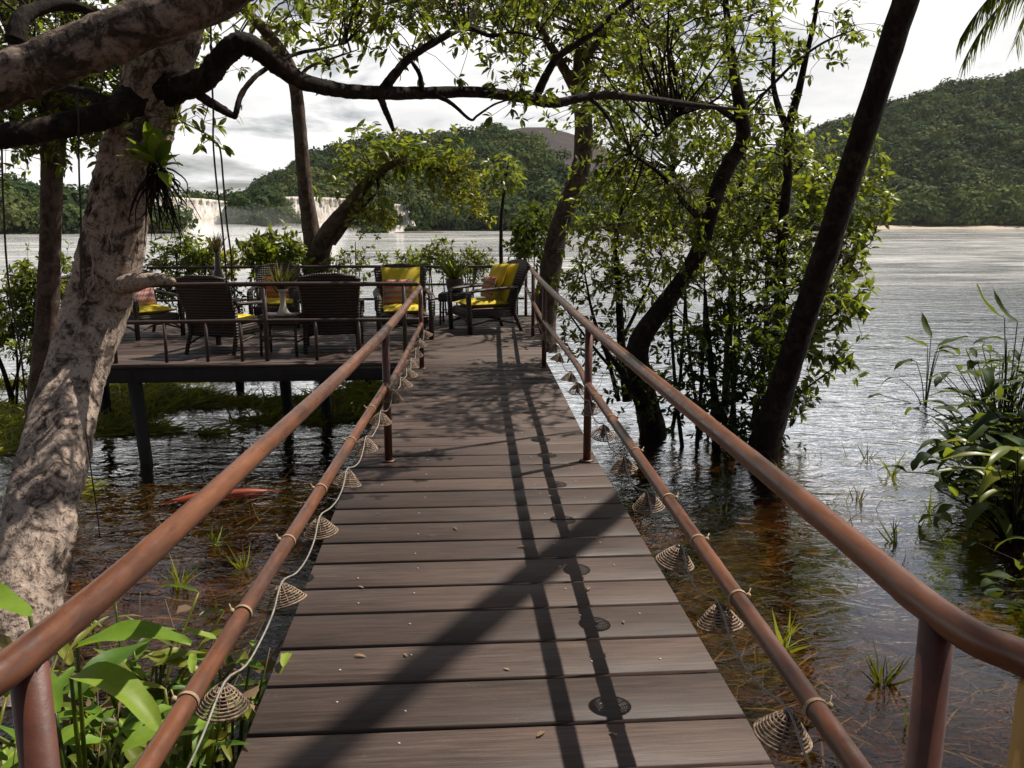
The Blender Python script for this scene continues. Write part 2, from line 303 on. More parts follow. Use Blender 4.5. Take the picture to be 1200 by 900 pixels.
# ------------------------------------------------------------------ mesh helpers
class MB:
    def __init__(s): s.v = []; s.f = []; s.n = 0; s.mi = []; s.cm = 0
    def add(s, v, faces):
        """faces: list of index arrays (k x m)"""
        v = np.asarray(v, float); s.v.append(v)
        for a in faces:
            a = np.asarray(a, int)
            if a.size: s.f.append(a + s.n); s.mi.append(np.full(len(a), s.cm))
        s.n += len(v); return s
    def build(s, name, mat, parent=None, smooth=False, kind=None):
        me = bpy.data.meshes.new(name)
        V = np.concatenate(s.v) if s.v else np.zeros((0, 3))
        me.vertices.add(len(V)); me.vertices.foreach_set('co', V.astype(np.float32).ravel())
        loops = np.concatenate([a.ravel() for a in s.f]); tot = np.concatenate([np.full(len(a), a.shape[1]) for a in s.f])
        st = np.concatenate([[0], np.cumsum(tot)[:-1]])
        me.loops.add(len(loops)); me.loops.foreach_set('vertex_index', loops.astype(np.int32))
        me.polygons.add(len(tot)); me.polygons.foreach_set('loop_start', st.astype(np.int32)); me.polygons.foreach_set('loop_total', tot.astype(np.int32))
        me.polygons.foreach_set('material_index', np.concatenate(s.mi).astype(np.int32))
        if smooth: me.polygons.foreach_set('use_smooth', np.ones(len(tot), bool))
        for m in (mat if isinstance(mat, (list, tuple)) else [mat]): me.materials.append(m)
        me.update(calc_edges=True); me.validate()
        o = bpy.data.objects.new(name, me); col.objects.link(o)
        if parent is not None: o.parent = parent
        if kind: o['kind'] = kind
        return o
    def box(s, c, size, rot=None, bev=0.0):
        hx, hy, hz = np.array(size) / 2
        if bev > 0:
            b = min(bev, hx * .45, hy * .45, hz * .45); P = []; 
            for z, e in ((-hz, b), (-hz + b, 0), (hz - b, 0), (hz, b)):
                x, y = hx - e, hy - e; q = b if e == 0 else b * 0.5
                P += [(-x + q, -y, z), (x - q, -y, z), (x, -y + q, z), (x, y - q, z), (x - q, y, z), (-x + q, y, z), (-x, y - q, z), (-x, -y + q, z)]
            P = np.array(P); qs = []
            for k in range(3):
                for i in range(8): j = (i + 1) % 8; qs.append((k * 8 + i, k * 8 + j, k * 8 + 8 + j, k * 8 + 8 + i))
            fs = [np.array(qs), np.array([[7, 6, 5, 4, 3, 2, 1, 0]]), np.array([[24, 25, 26, 27, 28, 29, 30, 31]])]
        else:
            P = np.array([(x, y, z) for z in (-hz, hz) for x, y in ((-hx, -hy), (hx, -hy), (hx, hy), (-hx, hy))])
            fs = [np.array([(3, 2, 1, 0), (4, 5, 6, 7), (0, 1, 5, 4), (1, 2, 6, 5), (2, 3, 7, 6), (3, 0, 4, 7)])]
        if rot is not None: P = P @ np.array(rot).T
        return s.add(P + np.array(c), fs)
    def tube(s, pts, r, sides=8, sub=0, noise=0.0, cap=True):
        P = np.asarray(pts, float); R = np.full(len(P), r, float) if np.isscalar(r) else np.asarray(r, float)
        if sub and len(P) > 2: P, R = catmull(P, R, sub)
        T = np.gradient(P, axis=0); T /= np.linalg.norm(T, axis=1)[:, None] + 1e-9
        a = np.array([0, 0, 1.0]) if abs(T[0, 2]) < 0.9 else np.array([1.0, 0, 0])
        u = np.cross(T[0], a); u /= np.linalg.norm(u); U = [u]
        for i in range(1, len(P)):
            u = U[-1] - T[i] * (U[-1] @ T[i]); u /= np.linalg.norm(u) + 1e-9; U.append(u)
        U = np.array(U); W = np.cross(T, U)
        th = np.linspace(0, 2 * pi, sides, endpoint=False)
        rr = R[:, None] * (1 + (noise * rng.normal(size=(len(P), sides)) if noise else 0))
        V = P[:, None, :] + rr[..., None] * (np.cos(th)[None, :, None] * U[:, None, :] + np.sin(th)[None, :, None] * W[:, None, :])
        n = len(P); i = np.arange(n - 1)[:, None]; j = np.arange(sides)[None, :]; k = (j + 1) % sides
        q = np.stack([i * sides + j, i * sides + k, (i + 1) * sides + k, (i + 1) * sides + j], -1).reshape(-1, 4)
        fs = [q]
        if cap: fs += [np.arange(sides)[::-1][None, :], (np.arange(sides) + (n - 1) * sides)[None, :]]
        return s.add(V.reshape(-1, 3), fs)
    def lathe(s, prof, c=(0, 0, 0), seg=20, cap=True):
        prof = np.asarray(prof, float); th = np.linspace(0, 2 * pi, seg, endpoint=False)
        V = np.stack([prof[:, 0, None] * np.cos(th), prof[:, 0, None] * np.sin(th), np.repeat(prof[:, 1, None], seg, 1)], -1).reshape(-1, 3) + np.array(c)
        n = len(prof); i = np.arange(n - 1)[:, None]; j = np.arange(seg)[None, :]; k = (j + 1) % seg
        q = np.stack([i * seg + j, i * seg + k, (i + 1) * seg + k, (i + 1) * seg + j], -1).reshape(-1, 4); fs = [q]
        if cap: fs += [np.arange(seg)[::-1][None, :], (np.arange(seg) + (n - 1) * seg)[None, :]]
        return s.add(V, fs)
    def torus(s, c, R, r, seg=24, sides=5, axis=None):
        th = np.linspace(0, 2 * pi, seg, endpoint=False); ph = np.linspace(0, 2 * pi, sides, endpoint=False)
        V = np.stack([(R + r * np.cos(ph)[None, :]) * np.cos(th)[:, None], (R + r * np.cos(ph)[None, :]) * np.sin(th)[:, None], np.repeat((r * np.sin(ph))[None, :], seg, 0)], -1).reshape(-1, 3)
        if axis is not None:
            z = np.array(axis, float); z /= np.linalg.norm(z); a = np.array([1.0, 0, 0]) if abs(z[0]) < .9 else np.array([0, 1.0, 0])
            x = np.cross(a, z); x /= np.linalg.norm(x); y = np.cross(z, x); V = V @ np.stack([x, y, z])
        i = np.arange(seg)[:, None]; i2 = (i + 1) % seg; j = np.arange(sides)[None, :]; k = (j + 1) % sides
        q = np.stack([i * sides + j, i2 * sides + j, i2 * sides + k, i * sides + k], -1).reshape(-1, 4)
        return s.add(V + np.array(c), [q])
    def grid(s, P):
        """P: n x m x 3"""
        n, m = P.shape[:2]; i = np.arange(n - 1)[:, None]; j = np.arange(m - 1)[None, :]
        q = np.stack([i * m + j, i * m + j + 1, (i + 1) * m + j + 1, (i + 1) * m + j], -1).reshape(-1, 4)
        return s.add(P.reshape(-1, 3), [q])
    def leaves(s, pos, dirs, size, tmpl, roll=0.6, upb=0.5):
        """instances of a leaf template: u along dirs"""
        tv, tf = tmpl; n = len(pos)
        if n == 0: return s
        d = dirs / (np.linalg.norm(dirs, axis=1)[:, None] + 1e-9)
        up = rng.normal(size=(n, 3)) * roll; up[:, 2] += upb
        b = np.cross(up, d); b /= np.linalg.norm(b, axis=1)[:, None] + 1e-9
        w = np.cross(d, b)
        V = pos[:, None, :] + size[:, None, None] * (tv[None, :, 0, None] * d[:, None, :] + tv[None, :, 1, None] * b[:, None, :] + tv[None, :, 2, None] * w[:, None, :])
        k = len(tv); offs = (np.arange(n) * k)[:, None, None]
        return s.add(V.reshape(-1, 3), [(np.asarray(a)[None] + offs).reshape(-1, np.asarray(a).shape[1]) for a in tf])

def catmull(P, R, sub):
    n = len(P); Q = np.vstack([2 * P[0] - P[1], P, 2 * P[-1] - P[-2]]); out = []; ro = []
    for i in range(n - 1):
        p0, p1, p2, p3 = Q[i], Q[i + 1], Q[i + 2], Q[i + 3]
        for k in range(sub):
            t = k / sub
            out.append(0.5 * (2 * p1 + (p2 - p0) * t + (2 * p0 - 5 * p1 + 4 * p2 - p3) * t * t + (3 * p1 - p0 - 3 * p2 + p3) * t ** 3))
            ro.append(R[i] * (1 - t) + R[i + 1] * t)
    out.append(P[-1]); ro.append(R[-1]); return np.array(out), np.array(ro)

LEAF = (np.array([(0, 0, 0), (.32, -.17, .05), (.34, 0, 0), (.32, .17, .05), (.68, -.15, .0), (.7, 0, -.05), (.68, .15, .0), (1, 0, -.14)]),
        [[(0, 1, 2), (0, 2, 3), (4, 7, 5), (5, 7, 6)], [(1, 4, 5, 2), (2, 5, 6, 3)]])
LEAF_S = (np.array([(0, 0, 0), (.45, -.2, .05), (.45, .2, .05), (1, 0, -.08)]), [[(0, 1, 3), (0, 3, 2)]])
QUAD = (np.array([(-.5, -.5, 0), (.5, -.5, .1), (.5, .5, 0), (-.5, .5, .1)]), [[(0, 1, 2, 3)]])
BLADE = (np.array([(0, -.014, 0), (0, .014, 0), (.5, -.012, .03), (.5, .012, .03), (1, 0, -.06)]), [[(0, 2, 3, 1)], [(2, 4, 3)]])

def tag(o, label, cat, group=None, kind=None):
    o['label'] = label; o['category'] = cat
    if group: o['group'] = group
    if kind: o['kind'] = kind
    return o
def thing(name, loc=(0, 0, 0), rz=0.0):
    o = bpy.data.objects.new(name, None); col.objects.link(o); o.location = tuple(loc); o.rotation_euler = (0, 0, rz); o.empty_display_size = 0.1
    return o
def copy_tree(o, parent=None):
    c = o.copy(); col.objects.link(c); c.parent = parent
    for ch in list(o.children): copy_tree(ch, c)
    return c
def setst(o): o['kind'] = 'structure'; return o
def rotz(a): return np.array([(cos(a), -sin(a), 0), (sin(a), cos(a), 0), (0, 0, 1)])
ORD = ['nearest', 'second', 'third', 'fourth', 'fifth', 'sixth', 'seventh', 'eighth', 'ninth', 'tenth', 'eleventh', 'twelfth', 'thirteenth', 'fourteenth']

def smooth_noise(x, y, seed, scale, octv=4):
    r = np.random.default_rng(seed); z = np.zeros_like(x, float); amp = 1.0
    for o in range(octv):
        for k in range(5):
            a = r.uniform(0, 2 * pi); ph = r.uniform(0, 2 * pi); f = scale * (2 ** o) * r.uniform(0.7, 1.4)
            z += amp * np.sin((x * cos(a) + y * sin(a)) * f + ph) / 5
        amp *= 0.55
    return z

# ------------------------------------------------------------------ ground, water, hills
def sm(a, b, x): t = np.clip((x - a) / (b - a), 0, 1); return t * t * (3 - 2 * t)
xs = np.concatenate([np.linspace(-4000, -60, 30), np.linspace(-55, -9, 40), np.linspace(-8.8, 8.8, 160), np.linspace(9, 55, 40), np.linspace(60, 4000, 30)])
ys = np.concatenate([np.linspace(-400, -12, 20), np.linspace(-11, 16, 240), np.linspace(16.5, 60, 60), np.linspace(65, 6000, 40)])
X, Y = np.meshgrid(xs, ys, indexing='ij')
def bed_z(X, Y):
    z = -1.42 - 0.05 * np.clip(Y - 4, 0, 8) - 1.6 * sm(13, 30, Y)
    nz = smooth_noise(X, Y, 3, 1.3, 4)
    z += 0.1 * nz * (Y < 40)
    left = sm(5.0, 2.9, Y + 0.5 * nz) * sm(-0.4, -1.2, X)
    z = z * (1 - left) + left * (-0.82 + 0.06 * nz)
    lt = np.exp(-(((X + 3.5) / 1.5) ** 2 + ((Y - 5.6) / 1.1) ** 2)); z = np.maximum(z, -1.75 + 0.5 * lt)
    rb = sm(3.9, 5.6, X + 0.3 * nz) * sm(10.8, 8.5, Y); z = z * (1 - rb) + rb * (-1.27 + 0.05 * nz)
    near = sm(1.2, -1.5, Y); z = z * (1 - near) + near * (-0.2)
    sh = np.exp(-(((X + 5) / 3.2) ** 2 + ((Y - 13.5) / 2.6) ** 2)); z = z * (1 - sh) + sh * np.maximum(z, -1.2)
    return z
Z = bed_z(X, Y)
b = MB(); b.grid(np.stack([X, Y, Z], -1)); setst(b.build('ground', M['bed'], smooth=True))
b = MB(); wx = np.array([-5000, 5000.]); wy = np.array([-300, 8000.])
b.grid(np.stack(np.meshgrid(wx, wy, indexing='ij') + [np.full((2, 2), WATER_Z)], -1))
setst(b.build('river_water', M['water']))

def hill(name, prof, D0, D1, px0, px1, nu=160, nv=40, burnt=None, seed=1, base=-2.0, back=1.6, mats=None):
    pxs = np.linspace(px0, px1, nu); vs = np.concatenate([np.linspace(0, 1, nv), np.linspace(1.08, back, 8)])
    pp = np.array(prof, float); yt = np.interp(pxs, pp[:, 0], pp[:, 1])
    hd = np.array([azim(p) for p in pxs]); dist_k = np.array([np.hypot(*(ray(p, 262)[:2])) for p in pxs])
    el = (262 - yt) / F / np.cos(PITCH) / (np.sqrt(1 + ((pxs - 600) / F) ** 2))
    zr = CAM[2] + el * D1
    P = np.zeros((nu, len(vs), 3))
    for j, v in enumerate(vs):
        D = D0 + (D1 - D0) * v
        P[:, j, 0] = CAM[0] + hd[:, 0] * D; P[:, j, 1] = CAM[1] + hd[:, 1] * D
        s = (v ** 0.85) if v <= 1 else 1 - 0.5 * (v - 1) / (back - 1)
        P[:, j, 2] = base + (zr - base) * s
    nzv = smooth_noise(P[..., 0], P[..., 1], seed, 0.03, 4)
    amp = (zr[:, None] - base) * 0.05 * np.sin(np.clip(vs, 0, 1) * pi)[None, :]
    P[..., 2] += nzv * amp
    b = MB(); b.grid(P); mi = b.mi[0]
    if burnt is not None:
        q = np.arange(nu - 1)[:, None] + 0 * np.arange(len(vs) - 1)[None, :]; vv = vs[:-1][None, :] + 0 * q
        mask = burnt(pxs[q], vv); mi[:] = mask.ravel().astype(int)
    setst(b.build(name, mats or [M['hill'], M['burnt']], smooth=True))
    return pxs, vs, P
def scatter_forest(name, label, surf, n, size, nq, mat, seed, keep=None, vmax=1.12, qs=0.36, vpow=1.0):
    pxs, vs, P = surf; r = np.random.default_rng(seed)
    u = r.uniform(0, len(pxs) - 1.001, n * 2); v = r.uniform(0, 1, n * 2) ** vpow * vmax
    if keep is not None:
        k = keep(np.interp(u, np.arange(len(pxs)), pxs), v, r); u, v = u[k], v[k]
    u, v = u[:n], v[:n]; n = len(u)
    vi = np.interp(v, vs, np.arange(len(vs))); i = u.astype(int); j = np.clip(vi.astype(int), 0, len(vs) - 2)
    fu = (u - i)[:, None]; fv = (vi - j)[:, None]
    C = (P[i, j] * (1 - fu) + P[i + 1, j] * fu) * (1 - fv) + (P[i, j + 1] * (1 - fu) + P[i + 1, j + 1] * fu) * fv
    S = size * (0.5 + 1.1 * r.uniform(0, 1, n) ** 1.8)
    d = r.normal(size=(n, nq, 3)); d[..., 2] = np.abs(d[..., 2]) * 1.0 - 0.25; d /= np.linalg.norm(d, axis=2)[..., None]
    lump = 1 + 0.22 * np.sin(3 * d[..., 0] + 5 * d[..., 1] + r.uniform(0, 6, (n, 1))) * np.cos(4 * d[..., 2] + 3 * d[..., 0])
    rad = S[:, None, None] * np.array([1, 1, 0.85]) * (lump * r.uniform(0.8, 1.05, (n, nq)))[..., None]
    pos = (C[:, None, :] + np.array([0, 0, 1])[None, None] * (S * 0.55)[:, None, None] + d * rad).reshape(-1, 3)
    nrm = (d + 0.3 * r.normal(size=d.shape)).reshape(-1, 3); nrm /= np.linalg.norm(nrm, axis=1)[:, None]
    a = np.cross(nrm, r.normal(size=nrm.shape)); a /= np.linalg.norm(a, axis=1)[:, None]; bb = np.cross(nrm, a)
    sz = (np.repeat(S, nq) * qs * r.uniform(0.6, 1.4, n * nq))[:, None]
    V = np.stack([pos - a * sz, pos - bb * sz * .8, pos + a * sz, pos + bb * sz * .8], 1).reshape(-1, 3)
    q = np.arange(len(pos) * 4).reshape(-1, 4)
    b = MB(); b.add(V, [q]); o = b.build(name, mat, kind='stuff'); tag(o, label, 'forest', kind='stuff'); return o

s_l = hill('left_hill', [(-300, 208), (-100, 225), (0, 236), (60, 240), (110, 243), (180, 250), (260, 258)], 262, 330, -320, 215, 90, 16, seed=5)
scatter_forest('riverside_forest', 'low green forest on the far bank left of the pale trunk', s_l, 700, 4.2, 150, M['forest'], 11, qs=0.13)
def is_burnt(px, v):
    return (px > 580 + 6 * np.sin(v * 13) + (1 - v) * 105) & (v > 0.3) & (px < 900)
s_c = hill('centre_hill', [(272, 250), (300, 235), (330, 219), (365, 200), (400, 187), (450, 179), (520, 174), (570, 168), (590, 161), (615, 157), (640, 157), (665, 163), (690, 171), (760, 203), (850, 226), (960, 248), (1000, 262)], 330, 560, 270, 1005, 200, 40, burnt=is_burnt, seed=6)
scatter_forest('hillside_forest', 'dense dark green forest covering the domed hill behind the waterfall', s_c, 3600, 4.6, 190, M['forest'], 12, keep=lambda p, v, r: ~(is_burnt(p, v) & (r.uniform(size=p.shape) < 0.985)), qs=0.12)
s_r = hill('right_hill', [(760, 246), (820, 228), (880, 200), (940, 175), (1000, 156), (1040, 140), (1100, 123), (1150, 114), (1200, 108), (1300, 100), (1420, 105)], 575, 900, 750, 1430, 160, 40, seed=8)
scatter_forest('hillside_forest', 'dark forest covering the tall hill across the river on the right', s_r, 3800, 7.5, 200, M['forest'], 13, qs=0.12, keep=lambda p, v, r: v > 0.075)
scatter_forest('shore_forest', 'paler green bushes along the sandy bank below the right hill', s_r, 520, 7.5, 190, M['forest_shore'], 14, vmax=0.07, qs=0.12)
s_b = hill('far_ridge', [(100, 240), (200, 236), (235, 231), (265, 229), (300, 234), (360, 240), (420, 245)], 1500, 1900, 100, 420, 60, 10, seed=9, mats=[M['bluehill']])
# sandy bank
P = []
for px in np.linspace(985, 1450, 60):
    h = azim(px); row = []
    for D, z in ((556, -1.4), (559, -0.9), (568, 0.1 + 0.5 * sin(px * .05)), (590, 1.2)): row.append((CAM[0] + h[0] * D, h[1] * D, z))
    P.append(row)
b = MB(); b.grid(np.array(P)); setst(b.build('sand_bank', M['sand'], smooth=True))

# waterfalls with their rock wall
def cliff(pxs, ytops, D, slope, y_base=-1.6, jag=0.22, seed=0, nv=14):
    r = np.random.default_rng(seed); n = 90; px = np.linspace(pxs[0], pxs[-1], n); yt = np.interp(px, pxs, ytops)
    P = np.zeros((n, nv + 3, 3))
    for i in range(n):
        h = azim(px[i]); zt = CAM[2] + (262 - yt[i]) / F / cos(PITCH) * D
        for j in range(nv):
            v = j / (nv - 1); dd = D - slope * (1 - v) ** 1.4 + jag * r.normal(); P[i, j] = (CAM[0] + h[0] * dd, h[1] * dd, y_base + (zt - y_base) * v)
        for j in range(3):
            dd = D + 4 + 22 * j; P[i, nv + j] = (CAM[0] + h[0] * dd, h[1] * dd, zt + 0.25 * j)
    b = MB(); b.grid(P); return b
setst(cliff([168, 180, 240, 262, 290, 320], [233, 234, 236, 238, 242, 246], 292, 11, seed=1).build('waterfall', M['falls'], smooth=True))
setst(cliff([325, 345, 380, 412, 436], [234, 233, 233.5, 235, 240], 294, 10, seed=2).build('waterfall', M['falls'], smooth=True))
setst(cliff([455, 461, 470, 478, 487], [244, 240, 241, 243, 266], 283, 9, jag=.2, seed=3).build('waterfall', M['falls'], smooth=True))
setst(cliff([404, 420, 445, 462], [246, 240, 239, 247], 285, 5, jag=0.9, seed=4).build('rock_outcrop', M['rock']))
setst(cliff([160, 168, 186, 196], [262, 246, 250, 272], 280, 6, jag=0.9, seed=5).build('rock_outcrop', M['rock']))
def blob_bush(px, py, D, R, n, squash=0.8, mat='forest', name='island_bush', label='', size=0.9, q=QUAD, seedoff=0):
    h = azim(px); base = np.array([CAM[0] + h[0] * D, h[1] * D, CAM[2] - (py - 262) / F / cos(PITCH) * D])
    d = rng.normal(size=(n, 3)); d /= np.linalg.norm(d, axis=1)[:, None]; d[:, 2] = np.abs(d[:, 2])
    lump = 0.75 + 0.3 * np.sin(d[:, 0] * 5 + px) * np.cos(d[:, 1] * 4) + 0.2 * rng.uniform(size=n)
    pos = base + d * R * np.array([1, 1, squash]) * lump[:, None]
    b = MB(); b.leaves(pos, rng.normal(size=(n, 3)), size * rng.uniform(0.5, 1.3, n), q, 1.0, 0.2)
    o = b.build(name, M[mat]); tag(o, label, 'bush', 'bushes on the rocks by the falls'); return o
blob_bush(436, 268, 280, 9.0, 900, 0.95, 'forest_shore', 'cliff_bush', 'yellowish bush on the rock just left of the narrow right waterfall', 1.3)
blob_bush(452, 262, 282, 5.0, 500, 0.95, 'forest_shore', 'cliff_bush', 'small bush high on the rock beside the narrow right waterfall', 1.2)
blob_bush(489, 258, 284, 5.5, 500, 1.2, 'forest', 'cliff_bush', 'dark bush hugging the right edge of the narrow right waterfall', 1.1)
blob_bush(458, 250, 285, 3.5, 350, 1.2, 'forest', 'cliff_bush', 'dark bush at the left lip of the narrow right waterfall', 1.0)
blob_bush(430, 278, 262, 3.2, 260, 1.0, 'forest', 'islet_bush', 'small bush on an islet under the right waterfall', 1.0)
blob_bush(438, 279, 258, 4.0, 320, 0.8, 'forest', 'islet_bush', 'round low bush on an islet in the river before the yellowish cliff bush', 1.0)
blob_bush(488, 277.5, 262, 4.2, 360, 0.8, 'forest', 'islet_bush', 'dark round bush on the flat islet at the foot of the domed hill', 1.0)
b = MB()
h = azim(492); c = np.array([CAM[0] + h[0] * 259, h[1] * 259, -1.25]); d = rng.normal(size=(1, 3))
th = np.linspace(0, 2 * pi, 24); ring = [np.stack([c[0] + R * 1.5 * np.cos(th) * (1 + .1 * np.sin(3 * th)), c[1] + R * np.sin(th), np.full(24, z)], -1) for R, z in ((6, -1.4), (4.5, -0.9), (2, -0.6), (0.1, -0.5))]
b.grid(np.array(ring)); setst(b.build('river_islet', M['rock']))
# dark wooded headland between the left and middle falls
head = hill('headland', [(270, 264), (278, 246), (290, 240), (318, 239), (334, 244), (348, 268)], 271, 286, 268, 350, 40, 14, seed=21)
scatter_forest('headland_forest', 'misty dark wooded headland between the left and middle waterfalls', head, 260, 2.2, 120, M['forest'], 22, vmax=1.1, qs=0.16)
ridge = hill('wooded_ridge', [(215, 243), (228, 240), (250, 237), (285, 237), (300, 240)], 300, 318, 214, 300, 30, 8, seed=23)
scatter_forest('ridge_forest', 'low dark trees on the lip above the left waterfall', ridge, 120, 2.4, 110, M['forest'], 24, vmax=1.1, qs=0.16)
# spray: closed volumes hanging before the falls
def mist(px, py, D, sx, sy, sz, dens):
    n = NT('spray'); vol = n.n('ShaderNodeVolumePrincipled', {'Color': (0.97, 0.97, 0.97, 1), 'Density': dens, 'Anisotropy': 0.2}).outputs[0]
    m = n.out(None, vol)
    h = azim(px); c = np.array([CAM[0] + h[0] * D, h[1] * D, CAM[2] - (py - 262) / F * D])
    u = np.linspace(0, pi, 14); v = np.linspace(0, 2 * pi, 25)[:-1]
    pr = np.stack([np.sin(u[1:-1]), np.cos(u[1:-1])], -1)[::-1]
    b = MB(); b.lathe(pr, (0, 0, 0), 24); V = b.v[0]
    V *= 1 + 0.12 * np.sin(V[:, :1] * 4 + px) * np.cos(V[:, 1:2] * 3); V *= np.array([sx, sy, sz]); V += c
    o = b.build('spray_mist', m, smooth=True, kind='stuff'); tag(o, 'white spray mist drifting before the falls', 'mist', kind='stuff')
for a in ((215, 270, 276, 12, 6, 3.2, .10), (250, 271, 270, 16, 6, 2.4, .10), (300, 272, 266, 16, 5, 2.0, .07), (350, 271, 272, 14, 6, 2.8, .10), (392, 271, 276, 12, 5, 2.6, .09), (430, 273, 274, 12, 5, 1.6, .06), (472, 272, 277, 7, 4, 2.2, .10), (235, 262, 277, 20, 7, 6.5, .012), (345, 262, 276, 18, 7, 6.0, .010), (290, 262, 268, 16, 6, 5.0, .006)): mist(*a)

# ------------------------------------------------------------------ boardwalk and terrace
def deck_z(y): return min(0.0, -(5.7 - y) * 0.0166)
plank_y = [-0.62, -0.34, -0.06, 0.22, 0.5, 0.78, 1.06, 1.34, 1.62, 1.9, 2.175, 2.451, 2.594, 2.886, 3.158, 3.448, 3.697, 3.981, 4.237, 4.512, 4.752, 5.04, 5.278, 5.558]
plank_y = [y for y in plank_y if not (2.44 < y < 2.5)]
plank_y[10] = 2.31
plank_y = [-0.62, -0.34, -0.06, 0.22, 0.5, 0.78, 1.06, 1.34, 1.62, 1.9, 2.15, 2.594 - 0.25, 2.594, 2.886, 3.158, 3.448, 3.697, 3.981, 4.237, 4.512, 4.752, 5.04, 5.278, 5.558]
y = 5.81
while y < 9.8: plank_y.append(y); y += 0.262 + 0.012 * random.random()
plank_y.append(9.93)
def edge(y):
    if y < 5.7: return -0.846 + 0.004 * y / 5.7, 0.828
    t = (y - 5.7) / 4.2; return -0.842 + 0.11 * t, 0.826 + 0.115 * t
def plank_strip(mb, pl, yA, yB, z, gap=0.016, thick=0.04):
    """a board: quad corners lists"""
    (xa0, xa1), (xb0, xb1) = pl
    g = gap / 2; zj = z + random.uniform(-0.0015, 0.0015); sk = random.uniform(-.003, .003)
    P = []; e = 0.004
    for zz, i in ((zj - thick, 0), (zj - e, 0), (zj, e)):
        P += [(xa0 + i + random.uniform(-.003, .003), yA + g + i, zz), (xa1 - i, yA + g + i + sk, zz), (xb1 - i, yB - g - i + sk, zz), (xb0 + i, yB - g - i, zz)]
    f = [(3, 2, 1, 0), (8, 9, 10, 11)]
    for k in range(2):
        for i in range(4): j = (i + 1) % 4; f.append((k * 4 + i, k * 4 + j, k * 4 + 4 + j, k * 4 + 4 + i))
    mb.add(np.array(P), [np.array(f)])
bw = thing('boardwalk', (0, 0, 0)); tag(bw, 'weathered brown plank boardwalk leading straight out to the river terrace', 'boardwalk')
mb = MB(); mj = MB()
for yA, yB in zip(plank_y[:-1], plank_y[1:]):
    mb.cm = 0; zA = deck_z((yA + yB) / 2)
    plank_strip(mb, (edge(yA), edge(yB)), yA, yB, zA)
    mb.cm = 1
    for fx in (0.15, 0.3, 0.72, 0.87):
        l, r_ = edge(yA); xx = l + (r_ - l) * fx + random.uniform(-.02, .02); yy = yA + (yB - yA) * random.choice((0.35, 0.6, 0.7))
        if random.random() < 0.75: mb.lathe([(0.0055, -0.002), (0.005, 0.002), (0.002, 0.0035)], (xx, yy, zA), 8)
mb.build('deck_boards', [M['plank'], M['screw']], bw)
for x in (-0.62, 0.0, 0.62):
    P = np.array([(x - .04, -.6, -.25), (x + .04, -.6, -.25), (x + .05, 9.9, -.2), (x - .03, 9.9, -.2), (x - .04, -.6, deck_z(-.6) - .042), (x + .04, -.6, deck_z(-.6) - .042), (x + .05, 9.9, -.042), (x - .03, 9.9, -.042)])
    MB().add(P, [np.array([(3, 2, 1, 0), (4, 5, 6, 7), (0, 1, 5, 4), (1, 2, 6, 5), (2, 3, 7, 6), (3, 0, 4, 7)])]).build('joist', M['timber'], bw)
for (x, yy) in ((-0.55, 2.6), (0.6, 2.6), (-0.55, 5.6), (0.6, 5.6), (-0.5, 8.4), (0.7, 8.4)):
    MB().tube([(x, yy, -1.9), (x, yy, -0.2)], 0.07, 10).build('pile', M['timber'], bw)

tr = thing('viewing_terrace', (0, 0, 0)); tag(tr, 'dark plank terrace on stilts over the water holding the wicker chairs', 'terrace')
poly = [(-0.73, 9.94), (0.945, 9.94), (1.32, 15.2), (-5.4, 15.2), (-5.5, 11.4), (-4.25, 9.94)]
def xrange_at(y):
    xr = 0.945 + (y - 9.94) / 5.26 * 0.375
    xl = -4.25 - (y - 9.94) / 1.46 * 1.25 if y < 11.4 else -5.5 + (y - 11.4) / 3.8 * 0.1
    return xl, xr
mb = MB(); y = 9.94
while y < 15.15:
    y2 = min(y + 0.27 + 0.01 * random.random(), 15.2)
    a, c = xrange_at(y), xrange_at(y2); br = random.uniform(-3.6, -1.2)
    plank_strip(mb, ((a[0], br - .004), (c[0], br - .004)), y, y2, 0.0); plank_strip(mb, ((br + .004, a[1]), (br + .004, c[1])), y, y2, 0.0)
    y = y2
mb.build('deck_boards', M['plank'], tr)
def beam(p, q, w=0.05, h=0.17, zt=-0.043):
    p, q = np.array(p, float), np.array(q, float); d = q - p; L = np.linalg.norm(d); a = math.atan2(d[1], d[0])
    return MB().box(((p + q) / 2)[0:2].tolist() + [zt - h / 2], (L, w, h), rotz(a), 0.004)
for p, q in (((-4.2, 9.99), (0.9, 9.99)), ((-4.27, 9.97), (-5.49, 11.42)), ((-5.46, 11.46), (-5.37, 15.1)), ((-5.3, 15.17), (1.3, 15.17)), ((0.93, 10.05), (1.28, 15.1))):
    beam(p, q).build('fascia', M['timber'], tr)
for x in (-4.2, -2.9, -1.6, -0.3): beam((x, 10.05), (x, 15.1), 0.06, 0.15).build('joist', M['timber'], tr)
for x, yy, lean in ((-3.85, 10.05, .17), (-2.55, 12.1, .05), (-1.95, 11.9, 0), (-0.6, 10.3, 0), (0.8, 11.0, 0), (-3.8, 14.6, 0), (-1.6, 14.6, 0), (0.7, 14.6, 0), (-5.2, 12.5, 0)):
    MB().tube([(x - .02, yy, -0.05), (x + lean * .6, yy - .15 * (lean > .1), -1.15), (x + lean, yy - .2 * (lean > .1), -1.9)], [0.085, 0.075, 0.07], 8).build('stilt', M['timber'], tr)

